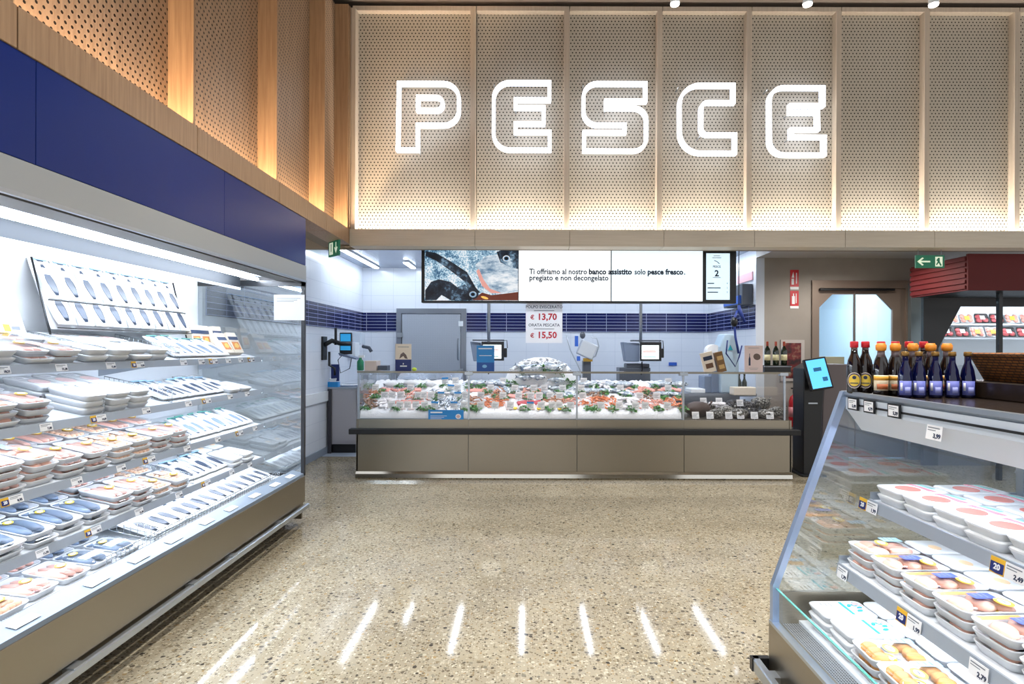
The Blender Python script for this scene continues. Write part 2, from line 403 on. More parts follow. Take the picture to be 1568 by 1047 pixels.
# spotlights at the top edge
lampe = em('lamp_white', 'FFF6E8', 12)
for i, xx in enumerate((1032, 1235, 1428, 900, 1560)):
    if i > 2: continue
    x = px(xx, 6.1)
    t = thing('ceiling_spotlight', 'lit ceiling spotlight at the top edge, %s of three' % ('leftmost', 'middle', 'rightmost')[i], 'spotlight', (x, 6.1, 5.42), group=None)
    part('stem', MB().tube([(0, 0, 0), (0, 0, -.2)], .012), BLACK, t)
    part('housing', MB().lathe([(.03, -.18), (.045, -.2), (.05, -.275), (.048, -.28)], 16), WHITE, t)
    part('lens', MB().lathe([(.047, -.279), (.044, -.295), (.01, -.3)], 16), lampe, t)

# ---------------- PESCE letters
LET = em('letter_white', 'F4F8FF', 2.6); LETS = em('letter_side', 'E8F0FF', 1.6)
def fillet(pts):
    out = []; n = len(pts)
    for i, (x, y, r) in enumerate(pts):
        p = Vector((x, y)); a = Vector(pts[i-1][:2]); c = Vector(pts[(i+1) % n][:2])
        if r == 0: out.append(p); continue
        u = (a-p).normalized(); v = (c-p).normalized(); half = math.acos(max(-1, min(1, u.dot(v)))) / 2
        dist = r / math.tan(half); ctr = p + (u+v).normalized() * (r / math.sin(half))
        s0 = p+u*dist; s1 = p+v*dist
        a0 = math.atan2(s0.y-ctr.y, s0.x-ctr.x); a1 = math.atan2(s1.y-ctr.y, s1.x-ctr.x); da = (a1-a0+math.pi) % (2*math.pi) - math.pi
        for k in range(9): a_ = a0+da*k/8; out.append(ctr + r*Vector((math.cos(a_), math.sin(a_))))
    return out
def ringmb(pts, wd, y0, y1):
    n = len(pts); ins = []; outs = []
    for i, p in enumerate(pts):
        d0 = (p-pts[i-1]).normalized(); d1 = (pts[(i+1) % n]-p).normalized()
        n0 = Vector((-d0.y, d0.x)); n1 = Vector((-d1.y, d1.x)); m = (n0+n1); m = m / max(m.length, 1e-6); k = wd/2 / max(m.dot(n0), .3)
        ins.append(p+m*k); outs.append(p-m*k)
    mb = MB(); vs = [(p.x, y, p.y) for y in (y0, y1) for q in (ins, outs) for p in q]; fs = []; mi = []
    for i in range(n):
        j = (i+1) % n
        fs.append((i, j, n+j, n+i)); mi.append(0)
        fs.append((2*n+i, 3*n+i, 3*n+j, 2*n+j)); mi.append(1)
        fs.append((i, 2*n+i, 2*n+j, j)); mi.append(1)
        fs.append((n+i, n+j, 3*n+j, 3*n+i)); mi.append(1)
    mb.add(vs, fs); mb.m = mi; return mb
LY = 6.44
def conv(pts, sc, ox, oy):
    return [((ox+x/sc-806)/F*LY, EYE-(oy+y/sc-533)/F*LY, r/sc/F*LY) for x, y, r in pts]
LETTERS = [
 ('P', 4.48, 580, 90, [[(130,165,0),(543,165,105),(543,452,105),(260,452,0),(260,622,0),(124,622,0)], [(262,260,0),(432,260,44),(432,350,44),(262,350,0)]]),
 ('E', 4.48, 580, 90, [[(783,157,110),(1166,157,0),(1166,275,0),(933,275,0),(933,328,0),(1127,328,0),(1127,440,0),(933,440,0),(933,497,0),(1169,497,0),(1169,620,0),(783,620,110)]]),
 ('S', 3.733, 880, 90, [[(48,135,75),(402,135,0),(402,235,0),(176,235,0),(176,275,0),(408,275,72),(408,520,72),(52,520,0),(52,415,0),(284,415,0),(284,372,0),(48,372,75)]]),
 ('C', 3.733, 880, 90, [[(597,143,115),(906,143,0),(906,242,0),(722,242,35),(722,427,35),(916,427,0),(916,532,0),(600,532,120)]]),
 ('E', 3.733, 880, 90, [[(1112,155,80),(1420,155,0),(1420,258,0),(1234,258,0),(1234,298,0),(1389,298,0),(1391,395,0),(1240,395,0),(1240,438,0),(1428,438,0),(1428,540,0),(1115,540,80)]])]
ll = ['illuminated letter P outline, first letter of the wall sign', 'illuminated letter E outline between P and S', 'illuminated letter S outline in the middle of the wall sign', 'illuminated letter C outline right of the S', 'illuminated letter E outline, last letter of the wall sign']
for k, (ch, sc, ox, oy, rings) in enumerate(LETTERS):
    rr = [conv(q, sc, ox, oy) for q in rings]
    cx = sum(p[0] for p in rr[0])/len(rr[0]); zb = min(p[1] for p in rr[0])
    t = thing('illuminated_letter', ll[k], 'sign letter', (cx, LY+.08, zb), group=None)
    for q in rr:
        part('light_outline', ringmb(fillet(q), .037, LY, LY+.075), [LET, LETS], t, world=True)
    # stand-offs that hold the letter to the panel
    for q in rr[0][::4]:
        part('standoff', MB().tube([(q[0], LY+.07, q[1]), (q[0], 6.63, q[1])], .006, 6), ALU, t, world=True)
# ================================================================== left refrigerated wall case
LY0, LY1 = .6, 5.2
LEDT = em('led_tube', 'EAF3FF', 55); LEDS = em('led_shelf', 'E6F0FF', 33)
t = thing('refrigerated_wall_case', 'long open refrigerated wall case with stainless base under the navy fascia', 'refrigerated case', (-2.4, 2.9, 0))
W = dict(world=True); CASE = t
part('plinth', MB().box(-2.12, -2.9, LY0, LY1-.02, 0, .13), BLACKR, t, 'black recessed plinth', **W)
part('base_panel', MB().prism([(-1.97, .19), (-1.955, .20), (-1.955, .425), (-1.975, .445), (-2.0, .445), (-2.0, .13), (-2.1, .13), (-2.1, .10), (-1.97, .165)], LY0, LY1, 'y'), STEELV, t, 'brushed stainless base panel', **W)
part('bumper_rail', MB().prism([(-1.925, .145), (-1.915, .15), (-1.915, .18), (-1.925, .185), (-1.945, .185), (-1.945, .145)], LY0, LY1, 'y'), ALU, t, 'aluminium bumper rail', **W)
for y in (1.6, 2.5, 3.4, 3.85, 4.6): part('rail_bracket', MB().box(-1.975, -1.92, y, y+.07, .165, .19), ALU, t, **W)
part('front_rail', MB().prism([(-1.955, .43), (-1.96, .45), (-2.065, .475), (-2.075, .465), (-2.075, .43)], LY0, LY1, 'y'), mat('rail_slate', '77828E', .4, .3), t, 'pale grey sloping front rail', **W)
# air grille: dark slot with cross bars
GR = mat('air_grille', '3A3E44', .5, .5)
gm = mat('mesh_grille', '50565E', .4, .6); nt, N, L, b = nodes(gm)
tt = N.new('ShaderNodeNewGeometry'); sp = N.new('ShaderNodeSeparateXYZ'); L.new(tt.outputs['Position'], sp.inputs[0])
def bars(o_, p, k): return mathn(nt, 'LESS_THAN', mathn(nt, 'FRACT', mathn(nt, 'DIVIDE', o_, p)), k)
hole = mathn(nt, 'MULTIPLY', bars(sp.outputs[0], .011, .62), bars(sp.outputs[1], .011, .62))
L.new(mixc(nt, hole, lin('B9C0C8'), lin('15171A')), b.inputs['Base Color'])
part('air_grille', MB().box(-2.135, -2.075, LY0, LY1, .43, .445), gm, t, 'grey mesh air grille', **W)
part('deck', MB().prism([(-2.135, .40), (-2.135, .42), (-2.9, .505), (-2.9, .40)], LY0, LY1, 'y'), CASEW, t, 'white bottom deck', **W)
part('back_panel', MB().box(-2.93, -2.9, LY0, LY1, .13, 2.2), CASEW, t, 'white back panel', **W)
# shelves
SH = [(1.475, -2.34, -2.84), (1.19, -2.335, -2.87), (.89, -2.315, -2.88), (.60, -2.31, -2.88)]
TLT = R(12)                  # the shelves slope towards the customer
for k, (z, xf, xb) in enumerate(SH):
    H_ = (xf-xb)*math.tan(TLT)
    s_ = part('shelf', MB().prism([(xf-.012, z-.028), (xf-.012, z-.003), (xb, z-.003+H_), (xb, z-.028+H_)], LY0, LY1-.03, 'y'), CASEW, t, 'white enamel shelf, %s from the top' % ordn(k+1), **W)
    part('price_strip', MB().prism([(xf+.012, z-.04), (xf, z+.002), (xf-.01, z+.002), (xf-.01, z-.04)], LY0, LY1-.03, 'y'), ALUP, s_, 'grey price strip', **W)
    part('shelf_light', MB().box(xf-.03, xf-.055, LY0, LY1-.06, z-.04, z-.028), LEDS if k < 3 else em('led_low', 'E6F0FF', 9), s_, 'white light strip under the shelf', **W)
    for y in (1.5, 2.7, 3.9, 5.1): part('bracket', MB().prism([(xf-.06, z-.03), (xb, z-.03+H_), (xb, z-.11)], y, y+.006, 'y'), ALU, s_, **W)
# canopy
part('canopy', MB().prism([(-1.95, 2.15), (-1.95, 2.28), (-2.93, 2.28), (-2.93, 2.2), (-2.2, 2.2), (-2.18, 2.15)], LY0, LY1, 'y'), GREYC, t, 'grey canopy', **W)
part('canopy_lip', MB().box(-1.945, -1.965, LY0, LY1, 2.135, 2.152), ALU, t, 'aluminium canopy lip', **W)
part('canopy_underside', MB().box(-1.965, -2.17, LY0, LY1, 2.14, 2.15).box(-1.985, -2.02, LY0, LY1, 2.132, 2.14), GREYD, t, 'dark grey blind cassette', **W)
part('light_reflector', MB().prism([(-2.17, 2.14), (-2.3, 2.185), (-2.52, 2.185), (-2.52, 2.195), (-2.17, 2.195)], LY0, LY1, 'y'), mat('pale_blue_enamel', 'CFE0F2', .25), t, 'pale blue enamel reflector', **W)
part('light_tube', MB().tube([(-2.36, LY0+.02, 2.155), (-2.36, LY1-.05, 2.155)], .014, 10), LEDT, t, 'lit white tube', **W)
part('light_tube', MB().tube([(-2.62, LY0+.02, 2.17), (-2.62, LY1-.05, 2.17)], .012, 8), LEDT, t, 'lit white tube behind the air outlet', **W)
hc = mat('honeycomb_dark', '22262B', .5, .3)
hcm = MB().box(-2.52, -2.53, LY0, LY1-.03, 2.085, 2.185)
part('air_honeycomb', hcm, hc, t, 'dark honeycomb air outlet', **W)
part('honeycomb_edge', MB().box(-2.515, -2.535, LY0, LY1-.03, 2.065, 2.085), CASEW, t, 'white lower edge of the air outlet', **W)
# end glass with black frame
part('end_glass', MB().box(-1.965, -2.9, LY1-.012, LY1-.004, .45, 2.14), GLASSE, t, 'clear end glass', **W)
part('end_frame', MB().box(-1.955, -1.985, LY1-.02, LY1+.01, .44, 2.14).box(-1.955, -2.9, LY1-.02, LY1+.01, .43, .45).box(-1.955, -2.9, LY1-.02, LY1+.01, 2.1, 2.15), BLACK, t, 'black end frame', **W)
part('end_lower', MB().box(-1.98, -2.9, LY1-.02, LY1+.005, .05, .43), STEELV, t, 'stainless end panel', **W)
tt_ = thing('notice', 'white paper notice stuck inside the end glass of the left case', 'notice', (-2.09, LY1-.022, 1.80))
part('sheet', MB().box(-.135, .135, -.001, .0, 0, .225), PAPER, tt_)
for k in range(3): part('print_line', MB().box(-.11, .1-.03*k, -.002, -.001, .19-.014*k, .194-.014*k), INKG, tt_)

# ------------------------------------------------------------------ food trays (prototypes face -Y)
def rrect(wd, dp, r, z, n=4, cx=0, cy=0):
    out = []
    for sx, sy, a in ((1, 1, 0), (-1, 1, 90), (-1, -1, 180), (1, -1, 270)):
        for k in range(n+1):
            q = R(a + 90*k/n); out.append((cx+sx*(wd/2-r)+r*math.cos(q), cy+sy*(dp/2-r)+r*math.sin(q), z))
    return out
def foam(wd, dp, h=.03):
    return MB().loft([rrect(wd-.03, dp-.03, .02, 0), rrect(wd-.006, dp-.006, .026, h-.006), rrect(wd, dp, .028, h), rrect(wd-.012, dp-.012, .022, h), rrect(wd-.036, dp-.036, .018, .008)], 0, True)
def ellp(cx, cy, rx, ry, z0, z1, n=20, a=0):
    ca, sa = math.cos(a), math.sin(a)
    return [(cx+rx*math.cos(t_)*ca-ry*math.sin(t_)*sa, cy+rx*math.cos(t_)*sa+ry*math.sin(t_)*ca) for t_ in [2*math.pi*i/n for i in range(n)]]
def lid(wd, dp, z): return MB().loft([rrect(wd-.002, dp-.002, .028, z), rrect(wd-.006, dp-.006, .026, z+.003), rrect(wd-.03, dp-.03, .02, z+.006)], 0, True)
MEATP = mat('pink_meat', 'E79C8C', .35); MEATL = mat('pale_chicken', 'EFB9A4', .35); MEATO = mat('breaded_orange', 'E2A25E', .55)
FISHD = mat('dark_fish', '2E3A4E', .35); FISHS = mat('silver_fish', '7C8CA0', .25); SHRI = mat('shrimp_peach', 'EFC3A4', .35)
WINP = mat('lid_pink_print', 'E58C80', .25); TEALP = mat('lid_teal_print', '9AD6D2', .25); PINKP = mat('lid_pink_swoosh', 'F0A0B0', .25)
LILAC = mat('navy_label', '3E4FA8', .4); LBLUE = mat('pale_blue_label', '9CC6E4', .4); ORNG = mat('orange_print', 'EBA040', .4)
def sticker(t, cx, cy, z, r, M1=YELL, M2=PAPER):
    part('sticker', MB().prism(ellp(cx, cy, r*1.25, r*.85, 0, 0), z, z+.001, 'z').prism(ellp(cx, cy, r*.8, r*.5, 0, 0), z+.001, z+.0016, 'z', 1).box(cx-r*.5, cx+r*.35, cy-r*.08, cy+r*.1, z+.0016, z+.002, 2), [M1, M2, BLUEK], t, 'yellow round sticker')
def rl(t, name, cx, cy, w_, d_, z, m, lab=None, lines=True):
    mb = MB().box(cx-w_/2, cx+w_/2, cy-d_/2, cy+d_/2, z, z+.001)
    if lines:
        for k in range(3): mb.box(cx-w_*.4, cx+w_*(.1+.1*k), cy-d_*.3+k*d_*.22, cy-d_*.24+k*d_*.22, z+.001, z+.0014, 1)
    return part(name, mb, [m, INKG], t, lab)
def wrap(t, wd, dp, z):
    return part('film', MB().loft([rrect(wd-.004, dp-.004, .027, z), rrect(wd-.02, dp-.02, .024, z+.002)], 0, True, False).box(-wd/2+.02, wd/2-.02, -dp/2+.02, dp/2-.02, z+.002, z+.0025), FILM, t, 'clear film')
FILM = glass('cling_film', 'FFFFFF', 1.35, .04)
def lumps(n, wd, dp, rx, ry, rz, z, seed, jit=.12, rot=True):
    random.seed(seed); mb = MB(); cols = max(1, int((wd-.03)/(2*rx*.8)))
    for k in range(n):
        c, r_ = k % cols, k // cols
        x = -(wd-.04)/2+rx*.8+c*(wd-.04-1.6*rx)/max(1, cols-1) if cols > 1 else 0
        rows = max(1, math.ceil(n/cols)); y = -(dp-.05)/2+ry*.8+r_*(dp-.05-1.6*ry)/max(1, rows-1) if rows > 1 else 0
        M = Matrix.Translation((x+random.uniform(-.004, .004), y+random.uniform(-.004, .004), z)) @ Matrix.Rotation(random.uniform(-.5, .5) if rot else .15, 4, 'Z')
        mb.ell((0, 0, 0), rx, ry, rz, 10, 6, 0, M, jit)
    return mb
TW, TD = .17, .235
def tray_proto(kind, wd=TW, dp=TD):
    names = {'burger': 'meat_tray', 'chicken': 'meat_tray', 'cutlet': 'meat_tray', 'white': 'food_tray', 'teal': 'food_tray', 'nugget': 'meat_tray', 'fillet': 'fish_tray', 'bream': 'fish_tray', 'shrimp': 'seafood_tray', 'pale': 'fish_tray'}
    t = thing(names[kind], 'tray', 'food tray')
    h = .032; part('tray_body', foam(wd, dp, h), FOAM, t)
    if kind in ('burger', 'white', 'teal', 'pale'): part('lid', lid(wd, dp, h), LID, t, 'flat white lid')
    z = h+.0065
    if kind == 'burger':
        part('meat_window', MB().prism(ellp(.012, -.03, .05, .047, 0, 0), z-.001, z+.001, 'z'), WINP, t, 'pink round print')
        part('swoosh', MB().prism([(-.07, .02), (-.02, .035), (.05, .03), (.07, .045), (.07, .055), (.0, .05), (-.07, .04)], z-.001, z+.001, 'z'), PINKP, t, 'pink swoosh print')
        part('stripe', MB().prism([(-.06, .06), (.02, .068), (.02, .085), (-.06, .078)], z-.001, z+.001, 'z'), TEALP, t, 'teal stripe print')
    elif kind == 'white':
        part('print_patch', MB().prism(ellp(.02, -.04, .03, .022, 0, 0), z-.001, z+.001, 'z'), mat('pale_orange_print', 'F3D3A8', .3), t, 'pale orange print')
        rl(t, 'label', -.02, .05, .05, .07, z-.001, PAPER)
    elif kind == 'pale':
        part('print_patch', MB().prism(ellp(.0, -.03, .055, .05, 0, 0, a=.3), z-.001, z+.001, 'z'), mat('pale_rose_print', 'F2D0CB', .3), t, 'pale rose print')
        rl(t, 'label', -.02, .06, .07, .05, z-.001, PAPER)
    elif kind == 'teal':
        rl(t, 'label', -.03, -.05, .075, .09, z-.001, PAPER, 'white label')
        part('bar', MB().box(-.06, .06, .012, .024, z-.001, z+.001), TEAL, t, 'teal bar')
        mb = MB(); random.seed(3)
        for k in range(9): mb.prism(ellp(random.uniform(-.05, .04), random.uniform(.04, .09), .014, .008, 0, 0, 8, random.random()*3), z-.001, z+.001+.0002*k, 'z', k % 2)
        part('printed_picture', mb, [TEAL, mat('rose_print', 'E6A3A0', .4)], t)
    elif kind == 'chicken':
        part('meat', lumps(4, wd, dp, .042, .052, .022, .022, 4), MEATL, t, 'pink chicken pieces')
        wrap(t, wd, dp, h+.014); sticker(t, 0, -.01, h+.019, .026); rl(t, 'label', -.045, .055, .05, .08, h+.018, LBLUE, 'pale blue label')
    elif kind == 'cutlet':
        part('meat', lumps(3, wd, dp, .055, .035, .02, .022, 9), MEATL, t, 'pale cutlets')
        part('side_print', MB().box(-.07, -.045, -.1, .04, h+.004, h+.005), ORNG, t, 'orange print')
        wrap(t, wd, dp, h+.012); rl(t, 'label', -.005, .01, .045, .075, h+.017, LILAC, 'navy label'); sticker(t, .045, .045, h+.017, .028)
    elif kind == 'nugget':
        part('meat', lumps(6, wd, dp, .028, .034, .02, .022, 12), MEATO, t, 'orange breaded pieces')
        wrap(t, wd, dp, h+.012); sticker(t, .02, -.02, h+.017, .028); rl(t, 'label', -.045, .05, .035, .1, h+.016, LBLUE, 'pale blue label')
    elif kind == 'fillet':
        part('fish_fillets', lumps(3, wd, dp, .024, .09, .018, .022, 5, .08, False), MEATP if kind == 'x' else mat('salmon_pink', 'EFBCAD', .3), t, 'pink fillets')
        wrap(t, wd, dp, h+.012); sticker(t, .02, .0, h+.017, .024)
    elif kind == 'bream':
        mb = MB()
        for s in (-1, 1): mb.ell((s*.036, 0, .026), .03, .088, .02, 12, 8, 0); mb.prism([(s*.036-.022, .108), (s*.036, .08), (s*.036+.022, .108)], .022, .027, 'z')
        part('fish', mb, mat('bream_skin', '72849C', .3), t, 'two dark whole fish')
        wrap(t, wd, dp, h+.014); sticker(t, -.03, .04, h+.019, .02)
    elif kind == 'shrimp':
        part('seafood', lumps(24, wd, dp, .02, .017, .014, .024, 6, .2), SHRI, t, 'peach shrimps')
        wrap(t, wd, dp, h+.008); sticker(t, .02, -.02, h+.013, .026); rl(t, 'label', -.03, .05, .04, .07, h+.011, PAPER)
    return t
PR = {k: Proto(tray_proto(k)) for k in ('burger', 'chicken', 'cutlet', 'white', 'teal', 'nugget', 'fillet', 'bream', 'shrimp', 'pale')}
# vacuum sleeve standing/leaning: white card, dark fish seen through the window
def pack_proto(kind):
    t = thing('fish_sleeve' if kind != 'box' else 'food_box', 'pack', 'fish pack')
    if kind == 'box':
        part('carton', MB().box(-.07, .07, -.02, .02, 0, .19), CREAM, t, 'cream carton')
        part('picture', MB().box(-.05, .05, -.0215, -.02, .03, .1).prism([(-.04, .05), (0, .04), (.04, .06), (.02, .09), (-.02, .085)], -.023, -.0215, 'y', 1), [mat('box_orange', 'E0894A', .4), mat('box_gold', 'F1C667', .4)], t, 'orange food picture')
        part('band', MB().box(-.07, .07, -.0215, -.02, .12, .15), mat('box_band', '31405F', .4), t, 'dark band')
        return t
    mb = MB().loft([[(-.065, -.004, 0), (.065, -.004, 0), (.065, .004, 0), (-.065, .004, 0)], [(-.068, -.012, .05), (.068, -.012, .05), (.068, .008, .05), (-.068, .008, .05)], [(-.068, -.013, .2), (.068, -.013, .2), (.068, .008, .2), (-.068, .008, .2)], [(-.065, -.003, .27), (.065, -.003, .27), (.065, .003, .27), (-.065, .003, .27)]], 0, False)
    part('sleeve', mb, LID, t, 'white plastic sleeve')
    fm = FISHD if kind == 'dark' else FISHS
    m2 = MB().loft([[(x_*w_, -.0125-.006*math.sin(max(w_, 0)*1.2)*(y_ > 0), zz) for x_, y_ in ((-1, 0), (-.7, 1), (0, 1.3), (.7, 1), (1, 0), (0, -.2))] for zz, w_ in ((.02, .01), (.05, .024), (.1, .033), (.16, .031), (.21, .016), (.23, .008), (.252, .026))], 0)
    part('fish', m2, fm, t, 'fish seen through the window')
    part('header', MB().box(-.05, .05, -.0155, -.011, .254, .264), mat('header_green', '4F9A8C', .4) if kind != 'dark' else LBLUE, t)
    return t
PK = {k: Proto(pack_proto(k)) for k in ('dark', 'silver', 'box')}
RL = R(90); RR = R(-90)
LSH = ['left case top shelf', 'left case second shelf', 'left case third shelf', 'left case lowest shelf', 'left case bottom deck']
KD = {'burger': 'round-print burger tray', 'chicken': 'pink chicken tray', 'cutlet': 'navy-label cutlet tray', 'white': 'plain white-lidded tray', 'teal': 'teal-barred white tray', 'nugget': 'orange nugget tray', 'fillet': 'pink fillet tray', 'bream': 'whole-fish tray', 'shrimp': 'peach shrimp tray', 'pale': 'pale-lidded fish tray'}
LAY = {1: ['only layer'], 2: ['bottom layer', 'top layer'], 3: ['bottom layer', 'middle layer', 'top layer'], 4: ['bottom layer', 'second layer', 'third layer', 'top layer']}
def runs(shelf, z, xf, seq, y_end, side='left', xgap=.25, dz=.036, tilt=None):
    if tilt is None: tilt = TLT if side == 'left' else 0
    """seq: list of (kind, number of stacks, height) starting at the far glass end"""
    y = y_end; idx = 0
    for kind, n, hgt in seq:
        for _ in range(n):
            idx += 1; y -= .178 if side == 'right' else .19
            if kind is None: continue
            for col in (0, 1):
                ks = range(hgt) if col == 0 else range(max(0, hgt-2), hgt)
                kd = kind
                for k in ks:
                    jx, jy = random.uniform(-.014, .014), random.uniform(-.006, .006)
                    lay = LAY[hgt][k]
                    nm = '%s, %s of %s %s stack from far end, %s' % (KD[kd], lay, ordn(idx), ('front', 'rear')[col], shelf)
                    d = .13 + col*xgap
                    if side == 'left': loc = (xf - d + jx - .0, y+jy, z + k*dz); rz = RL
                    else: loc = (xf + d + jx, y+jy, z + k*dz); rz = RR
                    if tilt:
                        rot = (Matrix.Rotation(rz + random.uniform(-.03, .03), 4, 'Z') @ Matrix.Rotation(tilt + R(random.uniform(-1, 2)), 4, 'X')).to_euler()
                        PR[kd].place((loc[0], loc[1], loc[2] + (d-.02)*math.tan(abs(tilt))), label=nm, group=None, rot=rot)
                    else: PR[kd].place(loc, label=nm, rot=(Matrix.Rotation(rz + random.uniform(-.07, .07), 4, 'Z') @ Matrix.Rotation(R(random.uniform(0, 2.5)), 4, 'X')).to_euler())
def lean(shelf, z, xf, kind, ys, ang, desc, x_off=.06, row='front', wdj=0):
    for i, y in enumerate(ys):
        rot = (Matrix.Rotation(RL+random.uniform(-.16, .16)+wdj, 4, 'Z') @ Matrix.Rotation(R(-ang+random.uniform(-4, 4)), 4, 'X')).to_euler()
        PK[kind].place((xf-x_off, y, z+.012+x_off*.2), rot=rot, label='%s, %s from far end, %s row, %s' % (desc, ordn(len(ys)-i), row, shelf))
def frange(a, b, s):
    out = []
    while a < b: out.append(a); a += s
    return out
random.seed(11)
# top shelf (1.475)
z, xf, xb = SH[0]
runs(LSH[0], z, xf, [(None, 6, 1), ('pale', 4, 2), ('fillet', 2, 2), ('pale', 2, 2)], 5.12)
lean(LSH[0], z, xf, 'silver', frange(4.08, 4.72, .085), 62, 'white sleeve with silver fish leaning')
lean(LSH[0], z, xf, 'box', frange(4.82, 5.1, .15), 30, 'cream food carton leaning', .1)
for row, (xo, zz) in enumerate(((.36, .215), (.42, .365))):
    ys = frange(3.46, 4.7, .15)
    for i, y in enumerate(ys):
        rot = (Matrix.Rotation(RL, 4, 'Z') @ Matrix.Rotation(R(-28), 4, 'X')).to_euler()
        PK['dark'].place((xf-xo, y, z+zz), rot=rot, label='white sleeve with dark fish, %s from far end, %s rack row, left case' % (ordn(len(ys)-i), ('lower', 'upper')[row]))
rk = part('display_rack', MB().prism([(xf-.385, z+.185), (xf-.385, z+.19), (xf-.52, z+.585), (xf-.525, z+.585)], 3.37, 4.72, 'y'), CASEW, CASE, 'white sloping rack panel', world=True)
part('lip', MB().tube([(xf-.345, 3.37, z+.195), (xf-.345, 4.72, z+.195)], .004, 6), BLACK, rk, world=True)
part('lip', MB().tube([(xf-.40, 3.37, z+.355), (xf-.40, 4.72, z+.355)], .004, 6), BLACK, rk, world=True)
for yy in (3.37, 4.72): part('support', MB().tube([(xf-.39, yy, z), (xf-.39, yy, z+.16), (xf-.50, yy, z+.6)], .006, 6), BLACK, rk, world=True)
for i, y in enumerate(frange(2.1, 3.3, .175)):
    rot = (Matrix.Rotation(RL, 4, 'Z') @ Matrix.Rotation(R(-20), 4, 'X')).to_euler()
    cb = thing('food_carton', 'large white carton with yellow mark, %s from near end behind the top shelf trays' % ordn(i+1), 'carton', (xf-.38, y, z+.082), group='white cartons behind the top shelf trays')
    cb.rotation_euler = rot
    part('carton', MB().box(-.082, .082, 0, .05, 0, .26), LID, cb); part('mark', MB().box(-.05, -.01, -.001, 0, .09, .13).box(.0, .05, -.001, 0, .10, .12, 1), [YELL, INKG], cb)
for i, (xo, y, zz, a) in enumerate(((.34, 4.78, .12, 12), (.36, 4.95, .12, 12), (.33, 5.08, .10, 10))):
    rot = (Matrix.Rotation(RL, 4, 'Z') @ Matrix.Rotation(R(-a), 4, 'X')).to_euler()
    PK['box'].place((xf-xo, y, z+.075), rot=rot, label='cream food carton upright, %s from far end, rear row, left case top shelf' % ordn(3-i))
# second shelf
z, xf, xb = SH[1]
runs(LSH[1], z, xf, [('white', 2, 1), (None, 5, 1), ('pale', 3, 3), (None, 1, 1), ('fillet', 1, 3), ('chicken', 2, 3), ('fillet', 2, 3)], 5.12)
lean(LSH[1], z, xf, 'dark', frange(3.95, 4.72, .095), 68, 'white sleeve with dark fish leaning')
# third shelf
z, xf, xb = SH[2]
runs(LSH[2], z, xf, [(None, 5, 1), ('fillet', 2, 3), ('shrimp', 2, 3), ('fillet', 2, 3), ('chicken', 1, 4), ('fillet', 2, 4), ('pale', 1, 3)], 5.12)
lean(LSH[2], z, xf, 'silver', frange(4.2, 5.08, .095), 66, 'white sleeve with silver fish leaning')
# lowest shelf
z, xf, xb = SH[3]
runs(LSH[3], z, xf, [('white', 2, 2), (None, 3, 1), ('shrimp', 2, 2), ('fillet', 2, 3), ('bream', 3, 2), ('bream', 1, 2), ('shrimp', 2, 2)], 5.12)
lean(LSH[3], z, xf, 'dark', frange(4.2, 4.72, .085), 70, 'white sleeve with dark fish leaning')
# bottom deck
runs(LSH[4], .428, -2.15, [('nugget', 1, 1), (None, 8, 1), ('bream', 2, 1), ('fillet', 2, 1), ('shrimp', 2, 1), ('fillet', 1, 2), ('chicken', 2, 1), ('shrimp', 1, 1)], 5.14, tilt=R(7), xgap=.245)
lean(LSH[4], .435, -2.15, 'dark', frange(3.5, 5.1, .115), 72, 'white sleeve with dark fish leaning', .03, 'front')
lean(LSH[4], .475, -2.40, 'dark', frange(3.5, 4.95, .12), 72, 'white sleeve with dark fish leaning', .03, 'rear')
# wire baskets / dividers
def divider(x0, x1, y, z, h, lab, n=14, along='x'):
    t = thing('wire_divider', lab, 'wire divider', (x0, y, z))
    mb = MB()
    def q(a, zz): return (a, y, zz + max(0, x0-a)*math.tan(TLT)) if along == 'x' else (x0, a, zz)
    a0, a1 = (x0, x1) if along == 'x' else (y, y + x1)
    mb.tube([q(a0, z+.004), q(a1, z+.004)], .003, 6); mb.tube([q(a0, z+h), q(a1, z+h)], .003, 6); mb.tube([q(a0, z+h*.5), q(a1, z+h*.5)], .002, 6)
    for k in range(n+1): mb.tube([q(a0+(a1-a0)*k/n, z+.002), q(a0+(a1-a0)*k/n, z+h)], .0018, 5)
    part('wire_mesh', mb, mat('chrome_wire', 'C8CDD2', .25, 1), t, world=True)
divider(-2.36, -2.8, 4.0, 1.475, .08, 'wire divider right of the trays on the left case top shelf')
divider(-2.36, -2.8, 3.3, 1.475, .08, 'wire divider between trays and sleeves, left case top shelf')
divider(-2.35, -2.8, 3.27, 1.19, .08, 'wire divider in the gap between trays, left case second shelf')
divider(-2.35, -2.8, 3.90, 1.19, .08, 'wire divider before the fish sleeves, left case second shelf')
divider(-2.33, -2.8, 4.08, .89, .07, 'wire divider before the fish sleeves, left case third shelf')
divider(-2.33, -2.8, 4.12, .60, .07, 'wire divider before the fish sleeves, left case lowest shelf')
divider(-2.14, 2.1, 3.0, .43, .06, 'low wire fence along the far half of the bottom deck', 60, 'y')
divider(-2.14, -2.7, 3.42, .43, .08, 'wire divider between trays and sleeves on the bottom deck')
